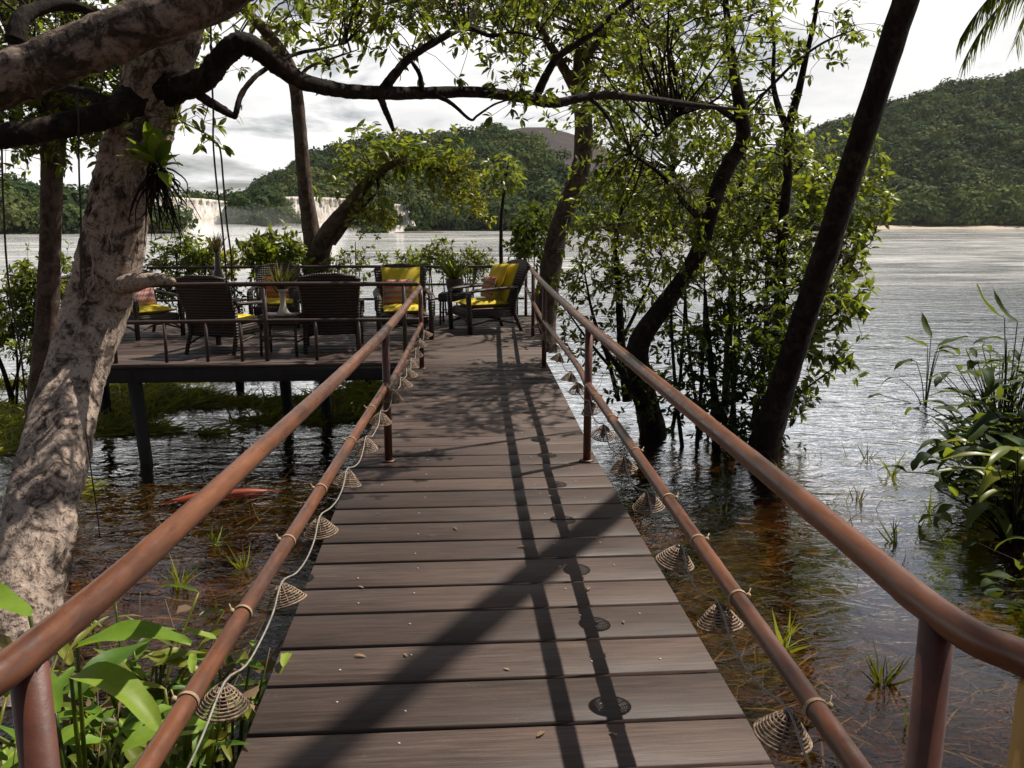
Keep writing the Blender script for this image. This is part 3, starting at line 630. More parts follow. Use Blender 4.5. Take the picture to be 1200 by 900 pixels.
# ------------------------------------------------------------------ railings
def node_rail(mb, pts, r, sides=12, sub=8, nodes=True, mat=0):
    P, R = catmull(np.array(pts, float), np.full(len(pts), r), sub)
    L = np.concatenate([[0], np.cumsum(np.linalg.norm(np.diff(P, axis=0), axis=1))]); t = np.arange(0, L[-1], 0.025)
    Q = np.stack([np.interp(t, L, P[:, k]) for k in range(3)], -1)
    w = r * (1 + 0.012 * np.sin(t * 5 + pts[0][0] * 9) + (0.05 * np.exp(-((t % 0.46 - 0.23) / 0.018) ** 2) if nodes else 0))
    mb.tube(Q, w, sides)
def railing(name, label, side):
    root = thing(name); tag(root, label, 'railing')
    L = side < 0
    if L:
        tops = [(-1.02, .72, .90), (-0.935, 1.12, .905), (-0.865, 1.375, .895), (-0.79, 2.35, .89), (-0.61, 5.7, .89), (-0.515, 9.5, .9)]
        top2 = None
        lows = [(-0.86, 1.2, .44), (-0.82, 1.72, .45), (-0.775, 2.7, .46), (-0.605, 5.72, .53)]; low2 = [(-0.593, 5.55, .515), (-0.565, 6.6, .52), (-0.505, 9.52, .5)]
        posts = [(-0.87, 1.375, -1.6, .89), (-0.605, 5.7, 0.0, .88), (-0.51, 9.5, 0, .89)]
    else:
        tops = [(.91, .82, .90), (.782, 1.2, .902), (.722, 1.385, .903), (.728, 2.1, .907), (.755, 5.62, .925), (.87, 9.5, .93), (.985, 12.1, .93), (1.13, 15.0, .93)]
        lows = [(.64, 0.95, .50), (.66, 1.531, .51), (.683, 2.6, .515), (.752, 5.64, .53)]; low2 = [(.742, 5.5, .525), (.80, 6.6, .53), (.865, 9.52, .52), (.985, 12.1, .5), (1.13, 15.0, .5)]
        posts = [(.722, 1.39, -1.6, .89), (.752, 5.615, 0.0, .92), (.868, 9.5, 0, .92), (.985, 12.1, 0, .92), (1.12, 14.9, 0, .92)]
    mb = MB(); node_rail(mb, tops, 0.030, 18); mb.build('top_rail', M['rail'], root, True)
    mb = MB(); node_rail(mb, lows, 0.025, 16); mb.build('bottom_rail', M['rail'], root, True)
    mb = MB(); node_rail(mb, low2, 0.0235, 14); mb.build('bottom_rail', M['rail'], root, True)
    for k, (x, y, z0, z1) in enumerate(posts):
        mb = MB(); mb.tube([(x, y, z0), (x, y, z1)], 0.031 if k == 0 else 0.027, 16); 
        if k: mb.lathe([(.05, 0), (.05, .006), (.03, .008)], (x, y, z0 + .002), 14)
        mb.build('post', M['post'], root, True)
    if not L:
        p = MB().tube([(.70, 1.15, -1.5), (.775, 1.19, .872)], 0.028, 14).build('post', M['ochre'], root, True); p['label'] = 'ochre yellow post under the near end of the rail'
    # twine lashings round the bottom rail
    allow = np.array(lows + low2[1:]); 
    for ty in ([1.95, 2.42, 2.98, 3.55, 4.3, 5.0] if L else [1.72, 2.3, 2.75, 3.2, 3.9, 4.6, 5.2]):
        x = np.interp(ty, allow[:, 1], allow[:, 0]); z = np.interp(ty, allow[:, 1], allow[:, 2])
        mb = MB()
        for k in range(3): mb.torus((x, ty + k * .0045, z), 0.0265, 0.0021, 18, 5, (0.05, 1, 0.02 + .03 * k))
        sgn = -1 if L else 1
        mb.lathe([(.002, -.009), (.008, -.003), (.008, .004), (.003, .009)], (x + sgn * .029, ty, z + .01), 8)
        mb.tube([(x + sgn * .029, ty, z + .01), (x + sgn * .042, ty + .02, z + .024), (x + sgn * .046, ty + .03, z + .016)], .002, 5)
        mb.build('twine_tie', M['twine'], root, True)
    return root, allow
rl, lowL = railing('walkway_railing', 'reddish brown pole railing along the left side of the boardwalk', -1)
rr, lowR = railing('walkway_railing', 'reddish brown pole railing along the right side of the boardwalk', 1)

def simple_rail(label, p, q, zt, zl, posts, short=(), rt=.027):
    root = thing('terrace_railing'); tag(root, label, 'railing'); p = np.array(p); q = np.array(q)
    mb = MB(); m = (p + q) / 2; node_rail(mb, [(*p, zt), (*m, zt + .008), (*q, zt - .004)], rt, 10); mb.build('top_rail', M['darkpost'], root, True)
    for z in (zl if isinstance(zl, tuple) else (zl,)):
        mb = MB(); node_rail(mb, [(*p, z), (*m, z + .006), (*q, z)], rt * .8, 10); mb.build('bottom_rail', M['darkpost'], root, True)
    z1 = zl if not isinstance(zl, tuple) else zl[0]
    for t in posts: a = p + (q - p) * t; MB().tube([(*a, 0), (*a, zt - .01)], .027, 10).build('post', M['darkpost'], root, True)
    for t in short: a = p + (q - p) * t; MB().tube([(*a, 0), (*a, z1)], .02, 8).build('short_post', M['darkpost'], root, True)
    return root
simple_rail('dark pole railing along the front of the terrace facing the boardwalk', (-4.15, 10.1), (-0.55, 10.2), .9, .475, (.02, .5, .95), (.18, .31, .42, .66, .8))
simple_rail('dark pole railing along the river side of the terrace behind the chairs', (-5.35, 15.05), (1.1, 15.05), .86, (.55, .3), (.01, .17, .34, .5, .66, .83, .98))
simple_rail('dark pole railing on the far left side of the terrace behind the pale trunk', (-5.42, 11.4), (-5.36, 14.98), .88, (.55, .3), (.02, .35, .68), rt=.025)

# ------------------------------------------------------------------ lanterns and their cord
def lantern_parts(root):
    mb = MB(); H, R = .058, .066
    for k in range(9):
        t = k / 8; mb.torus((0, 0, -.012 - H * t), .014 + (R - .014) * t ** .8, .0027 if k < 8 else .0042, 24, 5)
    for k in range(14):
        a = k * 2 * pi / 14; e = np.array([cos(a), sin(a), 0])
        mb.tube([e * .012 + (0, 0, -.008), e * (.014 + (R - .014) * .5 ** .8) + (0, 0, -.012 - H * .5), e * R + (0, 0, -.012 - H)], .0024, 4)
    mb.build('shade', M['straw'], root)
    mb = MB(); mb.lathe([(.004, .0), (.011, -.004), (.013, -.04), (.009, -.045), (.016, -.06), (.012, -.078), (.002, -.082)], (0, 0, 0), 12); mb.build('bulb_socket', M['socket'], root, True)
proto = None
def lanterns(low, ypx, sgn, side):
    global proto; pts = []
    for k, y in enumerate(ypx):
        x = np.interp(y, low[:, 1], low[:, 0]); z = np.interp(y, low[:, 1], low[:, 2])
        if proto is None: o = proto = thing('lantern'); lantern_parts(o)
        else: o = copy_tree(proto)
        o.location = (x + sgn * .045 + random.uniform(-.008, .008), y, z - .035); o.rotation_euler = (random.uniform(-.2, .2), sgn * -0.12 + random.uniform(-.2, .2), random.uniform(0, 6))
        desc = ['conical woven wicker lantern shade hung', 'cone of woven cane hung'][0]
        lab = ('nearest %s under the %s boardwalk rail' % ('conical woven wicker lantern hanging', side)) if k == 0 else ('%s conical wicker lantern from the near end of the %s boardwalk rail' % (ORD[k], side))
        tag(o, lab, 'lantern', 'wicker lanterns under the %s rail' % side)
        pts.append((x, y, z))
    return pts
yl = [2.1, 2.72, 3.33, 3.95, 4.53, 5.1, 5.7, 6.2, 6.65, 7.15, 7.8, 8.45, 9.2]
yr = [1.78, 2.36, 2.82, 3.42, 3.98, 4.62, 5.25, 5.9, 6.35, 7.3, 7.9, 8.8, 9.8]
pl_ = lanterns(lowL, yl, 1, 'left'); pr_ = lanterns(lowR, yr, -1, 'right')
def light_cord(pts, sgn, label, y0, low):
    P = []; x = np.interp(y0, low[:, 1], low[:, 0]); z = np.interp(y0, low[:, 1], low[:, 2]); last = (x, y0, z)
    for q in pts:
        p = np.array(last); q = np.array(q)
        for t in (0.0, .25, .5, .75):
            m = p + (q - p) * t; s = 4 * t * (1 - t)
            P.append((m[0] + sgn * (.042 + .012 * s), m[1], m[2] - .035 - s * random.uniform(.03, .055)))
        last = q
    P.append((last[0] + sgn * .045, last[1], last[2] - .03))
    mb = MB(); mb.tube(P, .0031, 6, 4); o = mb.build('light_cord', M['cord'], None, True); tag(o, label, 'cord')
light_cord(pl_, 1, 'thin grey cord linking the lanterns under the left boardwalk rail', 1.3, lowL)
light_cord(pr_, -1, 'thin grey cord linking the lanterns under the right boardwalk rail', 1.2, lowR)

# ------------------------------------------------------------------ chairs and tables
def pillow_mesh(w, h, t, n=14):
    u = np.linspace(-1, 1, n); U, V = np.meshgrid(u, u, indexing='ij')
    prof = (np.clip(1 - np.abs(U) ** 2.6, 0, 1) * np.clip(1 - np.abs(V) ** 2.6, 0, 1)) ** .55
    pin = 1 - .07 * (1 - np.abs(U)) * 0 - .06 * np.abs(V) ** 2 * (1 - U ** 2)
    Xc = U * w / 2 * (1 - .05 * (1 - V ** 2) * np.abs(U) ** 3); Zc = V * h / 2 * (1 - .06 * (1 - U ** 2) * np.abs(V) ** 3)
    b = MB(); wr = .006 * np.sin(U * 7 + V * 5) * prof
    b.grid(np.stack([Xc, prof * t / 2 + wr, Zc], -1)); b.grid(np.stack([Xc, -prof * t / 2 + wr, Zc], -1)[::-1]); return b
def make_chair():
    """faces +Y"""
    r = thing('wicker_armchair'); W, D = .66, .66; w = M['wicker']
    b = MB(); b.box((0, 0, .27), (W - .04, D, .13), None, .015); b.build('seat_frame', w, r)
    # reclined back: curved woven panel
    n, m = 15, 14; u = np.linspace(-1, 1, n); v = np.linspace(0, 1, m); U, V = np.meshgrid(u, v, indexing='ij')
    half = (.275 + .065 * V); zz = .30 + V * .64 - .05 * np.abs(U) ** 3 * V; yb = -.30 - V * .24 + .05 * (U ** 2) * .6
    P = np.stack([U * half, yb, zz], -1); b = MB(); b.grid(P); b.grid((P + np.array([0, -.045, -.01]))[::-1])
    for e in (0, n - 1):
        A = P[e]; B = A + np.array([0, -.045, -.01]); b.grid(np.stack([A, B], 0) if e else np.stack([B, A], 0))
    b.grid(np.stack([P[:, -1], P[:, -1] + np.array([0, -.045, -.01])], 1)); bk = b.build('backrest', w, r, True)
    b = MB(); rim = np.vstack([P[0, :], P[:, -1], P[-1, ::-1]]) + np.array([0, -.022, -.004]); b.tube(rim[::1], .026, 8); b.build('rim', w, bk, True)
    for s in (-1, 1):
        x = s * (W / 2 + .01)
        b = MB(); pts = [(x * .95, -.36, .62), (x * 1.02, -.2, .60), (x * 1.04, .1, .585), (x * 1.03, .29, .57), (x * 1.02, .36, .52), (x * 1.02, .365, .40)]
        P2, _ = catmull(np.array(pts), np.zeros(6), 5); T = np.gradient(P2, axis=0); T /= np.linalg.norm(T, axis=1)[:, None]
        X_ = np.tile([1.0, 0, 0], (len(P2), 1)); Nn = np.cross(X_, T); th = np.linspace(0, 2 * pi, 10, endpoint=False)
        V3 = P2[:, None] + .048 * np.cos(th)[None, :, None] * X_[:, None] + .022 * np.sin(th)[None, :, None] * Nn[:, None]
        k = len(P2); i = np.arange(k - 1)[:, None]; j = np.arange(10)[None]; jj = (j + 1) % 10
        b.add(V3.reshape(-1, 3), [np.stack([i * 10 + j, i * 10 + jj, (i + 1) * 10 + jj, (i + 1) * 10 + j], -1).reshape(-1, 4), np.arange(10)[::-1][None], (np.arange(10) + (k - 1) * 10)[None]])
        b.build('arm', w, r, True)
        MB().tube([(x, .34, .0), (x * 1.01, .345, .25), (x * 1.02, .365, .52)], [.032, .036, .036], 10).build('leg', w, r, True)
        MB().tube([(x * .92, -.44, .0), (x * .9, -.33, .26), (x * .95, -.36, .6)], [.024, .03, .026], 10).build('leg', w, r, True)
        MB().tube([(x, .32, .12), (x * .98, 0, .17), (x * .93, -.38, .11)], .014, 8, 5).build('stretcher', w, r, True)
    MB().tube([(-W / 2, .33, .11), (0, .33, .2), (W / 2, .33, .11)], .013, 8, 6).build('stretcher', w, r, True)
    b = pillow_mesh(.56, .60, .12); V = b.v
    for A in b.v:
        A[:] = np.stack([A[:, 0], A[:, 2] + .02, A[:, 1] + .385], -1)
    b.build('seat_cushion', M['yellow'], r, True)
    b = pillow_mesh(.54, .56, .10)
    for A in b.v:
        t_ = .35; y = A[:, 1] * cos(t_) - A[:, 2] * sin(t_); z = A[:, 1] * sin(t_) + A[:, 2] * cos(t_)
        A[:] = np.stack([A[:, 0], y - .325, z + .66], -1)
    b.build('back_cushion', M['yellow'], r, True)
    return r
ch = make_chair()
def place(o, x, y, face, label):
    o.location = (x, y, 0.0); o.rotation_euler = (0, 0, math.atan2(-face[0], face[1])); tag(o, label, 'armchair', 'wicker armchairs on the terrace')
    return o
chairs = {}; big_chairs = {'c': 1.06, 'd': 1.1, 'a': 1.03, 'b': 1.05}
spec = [('a', -3.05, 11.15, (.28, 1), 'wicker armchair seen from behind beside the pale trunk, dark woven back'),
        ('b', -1.72, 11.2, (-.1, 1), 'wicker armchair seen from behind between vase table and boardwalk rail'),
        ('c', -0.86, 12.25, (.12, -1), 'wicker armchair facing the boardwalk with big yellow cushion and zigzag pillow'),
        ('d', 0.30, 12.95, (-1, -.4), 'wicker armchair turned left at the end of the boardwalk, yellow cushions'),
        ('e', -4.55, 12.6, (.75, -.7), 'wicker armchair with pink pillow half hidden behind the pale trunk'),
        ('f', -2.95, 13.75, (.1, -1), 'wicker armchair with orange pillow at the river rail behind the vase')]
for i, (k, x, y, fc, lab) in enumerate(spec):
    chairs[k] = place(ch if i == 0 else copy_tree(ch), x, y, fc, lab); q = big_chairs.get(k, 1.0); chairs[k].scale = (q, q, q)
    if k in 'ef':
        for c_ in list(chairs[k].children):
            if c_.name.startswith('back_cushion'): bpy.data.objects.remove(c_)
def pillow(ck, name, lab, mat, w, h, off, lean, cat='pillow'):
    o = pillow_mesh(w, h, .13).build(name, M[mat], None, True); c = chairs[ck]; a = c.rotation_euler[2]
    p = rotz(a) @ (np.array(off) * c.scale[0]); o.location = (c.location[0] + p[0], c.location[1] + p[1], p[2]); o.rotation_euler = (lean, random.uniform(-.06, .06), a)
    tag(o, lab, cat)
pillow('c', 'throw_pillow', 'zigzag patterned pillow on the chair facing the boardwalk', 'zig', .44, .38, (.06, -.12, .60), .3)
pillow('d', 'throw_pillow', 'zigzag patterned pillow on the chair turned left at the boardwalk end', 'zig', .36, .34, (-.05, -.06, .60), .3)
pillow('d', 'yellow_cushion', 'plump yellow cushion leaning on the chair back beside a zigzag pillow', 'yellow', .52, .42, (.02, -.22, .74), .4)
pillow('e', 'throw_pillow', 'pink patterned pillow on the chair behind the pale trunk', 'pink', .42, .32, (0, -.12, .58), .3)
pillow('f', 'throw_pillow', 'orange pillow on the chair behind the vase table', 'orange', .40, .34, (0, -.12, .60), .3)
def make_table(w=.5, d=.42, h=.5):
    t = thing('side_table'); b = MB(); b.box((0, 0, h - .065), (w, d, .13), None, .02); b.build('top', M['wicker'], t)
    for sx in (-1, 1):
        for sy in (-1, 1): MB().tube([(sx * (w / 2 - .03), sy * (d / 2 - .03), 0), (sx * (w / 2 - .035), sy * (d / 2 - .035), h - .12)], .019, 8).build('leg', M['wicker'], t, True)
        MB().tube([(sx * (w / 2 - .03), -d / 2 + .03, .17), (sx * (w / 2 - .03), d / 2 - .03, .17)], .011, 6).build('stretcher', M['wicker'], t, True)
    for sy in (-1, 1): MB().tube([(-w / 2 + .03, sy * (d / 2 - .03), .2), (w / 2 - .03, sy * (d / 2 - .03), .2)], .011, 6).build('stretcher', M['wicker'], t, True)
    return t
t1 = make_table(); t1.location = (-2.27, 10.72, 0); t1.rotation_euler = (0, 0, -.12); tag(t1, 'square wicker side table carrying the pale vase between two chair backs', 'side table', 'wicker side tables on the terrace')
t2 = copy_tree(t1); t2.location = (-.12, 13.9, 0); tag(t2, 'wicker side table holding a dark potted plant beyond the boardwalk end', 'side table', 'wicker side tables on the terrace')
t3 = copy_tree(t1); t3.location = (-3.62, 13.0, 0); tag(t3, 'wicker side table holding a dark bottle behind the left chair back', 'side table', 'wicker side tables on the terrace')
def grass_tuft(mb, c, n, L, spread=.5, up=1.0, tmpl=BLADE, wide=1.0):
    d = rng.normal(size=(n, 3)) * spread; d[:, 2] = up * rng.uniform(.6, 1.2, n); tv, tf = tmpl
    tv = tv * np.array([1, wide, 1])
    mb.leaves(np.tile(np.asarray(c, float), (n, 1)) + rng.normal(size=(n, 3)) * np.array([.02, .02, 0]), d, L * rng.uniform(.6, 1.1, n), (tv, tf), .5, .3)
def vase(loc, label, kind):
    v = thing('vase' if kind != 'pot' else 'plant_pot', loc); tag(v, label, 'vase' if kind != 'pot' else 'plant pot')
    if kind == 'pale':
        MB().lathe([(.075, 0), (.08, .01), (.05, .06), (.034, .12), (.034, .2), (.05, .27), (.075, .31), (.07, .31), (.045, .27), (.028, .2)], (0, 0, 0), 20).build('body', M['glassy'], v, True)
        b = MB(); grass_tuft(b, (0, 0, .26), 90, .42, .42, 1.0, BLADE, 2.2); b.build('foliage', M['weed'], v)
    elif kind == 'bottle':
        MB().lathe([(.07, 0), (.1, .05), (.105, .2), (.085, .33), (.045, .45), (.034, .64), (.042, .73), (.034, .73), (.02, .6)], (0, 0, 0), 20).build('body', M['bronze'], v, True)
        b = MB(); grass_tuft(b, (0, 0, .68), 90, .32, .35, 1.0, BLADE, 2.0); b.build('foliage', M['leaf_dry'], v)
    else:
        MB().lathe([(.09, 0), (.12, .03), (.15, .16), (.14, .2), (.155, .22), (.13, .22), (.12, .18)], (0, 0, 0), 20).build('body', M['clay'], v, True)
        b = MB(); grass_tuft(b, (0, 0, .18), 80, .55, .5, 1.0, BLADE, 2.6); b.build('foliage', M['leaf'], v)
    return v
vase((-2.25, 10.72, .5), 'pale flared vase of grassy stems on the side table between chair backs', 'pale')
vase((-3.62, 13.0, .5), 'dark long necked bottle with dry stems rising behind the left chair', 'bottle')
vase((-.12, 13.95, .5), 'dark clay pot of spiky leaves beyond the boardwalk end', 'pot')

# ------------------------------------------------------------------ trees
def limb(mb, pts, r, sides=10, sub=6, noise=.03):
    mb.tube(pts, r, sides, sub, noise)
def pix(path):
    """list of (px, py, Y)"""
    return np.array([at(*p) for p in path])
def nearest_on(skel, p):
    d = np.linalg.norm(skel - p, axis=1); return skel[np.argmin(d)]
def sprigs(mb, centers, outd, nl, size, tmpl=LEAF, droop=0.0, spread=.9):
    n = len(centers); d = outd / (np.linalg.norm(outd, axis=1)[:, None] + 1e-9)
    r = rng.normal(size=(n, nl, 3)); r -= (r * d[:, None]).sum(-1, keepdims=True) * d[:, None]; r /= np.linalg.norm(r, axis=-1, keepdims=True)
    ld = d[:, None] * rng.uniform(.1, .9, (n, nl, 1)) + r * spread; ld[..., 2] -= droop
    pos = centers[:, None] + d[:, None] * (rng.uniform(-.6, .3, (n, nl, 1)) * size)
    mb.leaves(pos.reshape(-1, 3), ld.reshape(-1, 3), size * rng.uniform(.6, 1.15, n * nl), tmpl, .55, .7)
def crown(wood, leaf, lobes, skel, leaf_size=.11, nl=7, tw=.006, sub_r=.32, tmpl=LEAF, droop=.15, per=7, thin=1.0):
    """lobes: (center, radius xyz or scalar, number of subclusters)"""
    for c, R, ns in lobes:
        ns = int(round(ns * thin))
        c = np.asarray(c, float); R = np.full(3, R) if np.isscalar(R) else np.asarray(R)
        d = rng.normal(size=(ns, 3)); d /= np.linalg.norm(d, axis=1)[:, None]
        sc = c + d * R * (rng.uniform(.25, 1, (ns, 1)) ** .5)
        for s in sc:
            a = nearest_on(skel, s); m = (a + s) / 2 + rng.normal(size=3) * .12 * np.linalg.norm(s - a); m[2] += .05 * np.linalg.norm(s - a)
            L = np.linalg.norm(s - a)
            wood.tube([a, m, s], [tw * (1 + min(L, 3)), tw * (.8 + .5 * min(L, 3)), tw * .6], 5, 3, 0, False)
            k = rng.poisson(per) + 1; off = rng.normal(size=(k, 3)) * sub_r * .6; e = s + off
            for q in e[: min(k, 5)]: wood.tube([s, (s + q) / 2 + rng.normal(size=3) * .02, q], tw * .5, 4, 0, 0, False)
            od = off / (np.linalg.norm(off, axis=1)[:, None] + 1e-6) + np.array([0, 0, .5]) + .4 * d[:1]
            sprigs(leaf, e, od, nl, leaf_size, tmpl, droop)
def merge(a, b):
    a.cm = 1
    off = a.n
    for v in b.v: a.v.append(v)
    for f in b.f: a.f.append(f + off); a.mi.append(np.full(len(f), 1))
    a.n += b.n; return a
def dens(path, k=8):
    P, _ = catmull(np.array(path), np.zeros(len(path)), k); return P
def tree(name, label, limbs, lobes, bark, leafmat, group=None, **kw):
    """limbs: list of (world pts, radii)"""
    base = np.asarray(limbs[0][0][0]); root = thing(name, base); tag(root, label, 'tree', group)
    wood, leaf = MB(), MB(); skel = []
    for pts, r in limbs:
        pts = np.asarray(pts) - base; limb(wood, pts, r, 12 if max(np.atleast_1d(r)) > .05 else 7); skel.append(dens(pts))
    skel = np.vstack(skel)
    crown(wood, leaf, [(np.asarray(c) - base, R, n) for c, R, n in lobes], skel, **kw)
    wood.build('trunk', M[bark], root, True); leaf.build('crown', M[leafmat], root)
    return root

# --- T1 great pale tree on the left
base = at(4, 790, 4.25); base[2] = -1.4; root = thing('old_tree', base); tag(root, 'big pale lichen covered tree leaning beside the terrace on the left', 'tree')
def Bp(path): return pix(path) - base
Y1 = 5.75
tp = Bp([(-4, 830, 4.2), (14, 745, 4.4), (30, 690, 4.55), (47, 610, 4.8), (67, 530, 5.12), (89, 440, 5.5), (112, 370, 5.7), (128, 320, 5.7), (136, 270, 5.7), (150, 215, 5.7), (166, 150, 5.7), (182, 90, 5.68), (197, 40, 5.65), (212, -30, 5.6), (235, -130, 5.5), (250, -260, 5.4)])
rad = np.array([.25, .2, .18, .182, .185, .18, .182, .192, .188, .184, .18, .178, .175, .17, .14, .12])
b = MB(); Pq, Rq = catmull(tp, rad, 10)
mb = MB(); sides = 40
T = np.gradient(Pq, axis=0); T /= np.linalg.norm(T, axis=1)[:, None]
U = np.cross(T, [0, 1, 0]); U /= np.linalg.norm(U, axis=1)[:, None]; Wv = np.cross(T, U); th = np.linspace(0, 2 * pi, sides, endpoint=False)
tt = np.linspace(0, 1, len(Pq))[:, None]; TH = th[None, :] + 1.4 * np.sin(tt * 5)
ridge = 1 + .065 * np.sin(3 * TH + 9 * tt) + .05 * np.sin(5 * TH - 14 * tt + 1) + .035 * np.sin(9 * TH + 33 * tt) + .02 * np.sin(14 * TH - 60 * tt) + .022 * rng.normal(size=(len(Pq), sides))
ridge += .22 * np.exp(-((tt - .44) / .03) ** 2) * np.exp(-((np.mod(th[None] - 0.15 + pi, 2 * pi) - pi) / .6) ** 2) * 0
V = Pq[:, None] + (Rq[:, None] * ridge)[..., None] * (np.cos(th)[None, :, None] * U[:, None] + np.sin(th)[None, :, None] * Wv[:, None])
n_ = len(Pq); i = np.arange(n_ - 1)[:, None]; j = np.arange(sides)[None]; k = (j + 1) % sides
mb.add(V.reshape(-1, 3), [np.stack([i * sides + j, (i + 1) * sides + j, (i + 1) * sides + k, i * sides + k], -1).reshape(-1, 4)])
mb.build('trunk', M['bark_pale'], root, True)
# broken stub by the chair back
mb = MB(); limb(mb, Bp([(135, 335, 5.6), (165, 330, 5.5), (185, 327, 5.45), (198, 328, 5.42), (204, 331, 5.4)]), [.07, .05, .038, .03, .018], 14, 6, .06); mb.build('branch_stub', M['bark_pale'], root, True)
skel = [dens(tp)]
def big(name, path, r, mat='bark_limb', sides=16, noise=.05):
    mb = MB(); P = Bp(path); limb(mb, P, r, sides, 8, noise); mb.build(name, M[mat], root, True); skel.append(dens(P)); return P
big('limb', [(250, -260, 5.4), (330, -190, 5.1), (370, -110, 4.9), (315, -48, 4.75), (232, 2, 4.65), (150, 35, 4.6), (75, 66, 4.55), (0, 95, 4.5), (-90, 122, 4.45), (-200, 150, 4.4)], [.11, .115, .12, .121, .122, .123, .124, .124, .12, .1])
big('limb', [(168, 112, 5.65), (140, 128, 5.5), (105, 140, 5.4), (60, 150, 5.3), (20, 157, 5.2), (-20, 164, 5.1), (-90, 175, 5.0)], [.12, .085, .075, .07, .068, .066, .05], 'bark_dark')
big('branch', [(140, 128, 5.5), (118, 118, 5.45), (95, 107, 5.5), (70, 103, 5.6), (40, 100, 5.7)], [.05, .04, .03, .025, .015], 'bark_dark', 8)
big('limb', [(195, 105, 5.62), (222, 99, 5.5), (243, 90, 5.4), (256, 72, 5.38), (272, 56, 5.36), (286, 51, 5.36), (305, 60, 5.4), (330, 80, 5.5), (357, 96, 5.6), (400, 106, 5.75), (455, 109, 5.9), (500, 109, 6.05), (560, 108, 6.2), (620, 116, 6.4), (650, 121, 6.5), (690, 113, 6.65), (735, 113, 6.8), (790, 120, 7.0), (830, 125, 7.15), (866, 128, 7.3)],
    [.1, .08, .068, .066, .07, .066, .06, .056, .05, .046, .043, .041, .038, .036, .034, .031, .029, .026, .02, .011], 'bark_dark', 12)
big('branch', [(225, 103, 5.5), (240, 116, 5.45), (258, 127, 5.42), (272, 135, 5.4), (276, 134, 5.4), (282, 112, 5.45), (297, 92, 5.5), (315, 79, 5.6), (345, 64, 5.75), (372, 58, 5.85), (405, 51, 6)], [.04, .03, .028, .02, .018, .018, .016, .015, .013, .01, .006], 'bark_dark', 7)
big('branch', [(447, 108, 5.88), (462, 88, 5.85), (480, 68, 5.9), (505, 52, 5.95), (545, 33, 6), (575, 42, 6.05), (605, 38, 6.1), (640, 48, 6.15)], [.035, .032, .028, .025, .02, .014, .01, .006], 'bark_dark', 7)
big('branch', [(445, 110, 5.88), (450, 125, 5.85), (457, 142, 5.82), (461, 153, 5.8)], [.028, .022, .018, .012], 'bark_dark', 7)
big('branch', [(495, 107, 6), (492, 88, 6.0), (485, 76, 6.0), (480, 70, 6.0)], [.02, .018, .015, .008], 'bark_dark', 6)
big('branch', [(510, 111, 6.05), (530, 122, 6), (551, 140, 5.98), (560, 135, 5.98), (580, 122, 6), (600, 116, 6)], [.02, .014, .01, .009, .008, .005], 'bark_dark', 6)
big('branch', [(628, 114, 6.42), (640, 88, 6.4), (655, 66, 6.4), (690, 42, 6.45), (715, 20, 6.5), (745, -5, 6.5), (790, -40, 6.6)], [.034, .03, .028, .024, .022, .02, .012], 'bark_dark', 7)
big('branch', [(690, 114, 6.65), (705, 128, 6.6), (716, 145, 6.6), (722, 160, 6.6)], [.02, .014, .01, .005], 'bark_dark', 6)
big('branch', [(18, 50, 4.55), (25, 22, 4.6), (45, 10, 4.7), (80, 6, 4.8), (120, 18, 4.8)], [.05, .04, .035, .03, .02], 'bark_dark', 8)
skv = np.vstack(skel)
wood, leaf = MB(), MB()
L1 = []
for px, py, Yd, R, ns in ((470, 25, 6.0, .3, 6), (600, 75, 6.2, .16, 3), (430, 20, 6.1, .25, 3), (560, 15, 6.2, .35, 6), (605, 100, 6.25, .14, 3), (520, -30, 6.2, .5, 12), (405, -40, 6, .4, 5), (650, -10, 6.3, .35, 8), (740, 10, 6.5, .4, 9), (330, -80, 5.8, .4, 5),
                          (250, -110, 5.6, .7, 14), (150, -150, 5.5, .8, 18), (30, -60, 5.2, .6, 12), (-80, -40, 5.2, .7, 12), (400, 90, 5.8, .12, 1), (225, 150, 5.6, .14, 3)):
    L1.append((at(px, py, Yd) - base, R, ns))
crown(wood, leaf, L1, skv, .085, 6, .004, .2, LEAF, .3, 5)
merge(leaf, wood).build('crown', [M['leaf'], M['bark_dark']], root)

# --- epiphyte on the pale trunk
def strap_leaf(mb, base, d0, L, W, bend=.6, fold=.12, n=9, twist=0.0, shape=(.0, 1.0)):
    """long leaf along d0 bending down by gravity"""
    d = np.array(d0, float); d /= np.linalg.norm(d); p = np.array(base, float); side = np.cross(d, [0, 0, 1.0]); side /= np.linalg.norm(side) + 1e-9
    P = []
    for k in range(n + 1):
        t = k / n; w = W * (sin(pi * min(1, (t * .94 + .03)) ** .8) ** .8) * .5 * (1 + .07 * sin(t * 17 + L * 90)); wav = .06 * W * sin(t * 11 + L * 70)
        if t > .999: w = 0.002
        s2 = side * cos(twist * t) + np.cross(d, side) * sin(twist * t); up = np.cross(s2, d)
        P.append([p - s2 * w + up * (fold * w * 2 + wav), p - s2 * w * .5 + up * fold * w * .7, p, p + s2 * w * .5 + up * fold * w * .7, p + s2 * w + up * (fold * w * 2 - wav)])
        p = p + d * L / n; d = d + np.array([0, 0, -bend / n]); d /= np.linalg.norm(d)
    mb.grid(np.array(P))
ep = at(187, 203, 5.45); e = thing('orchid_plant', ep); tag(e, 'bright green epiphyte with rounded leaves clinging to the pale trunk', 'plant')
mb = MB()
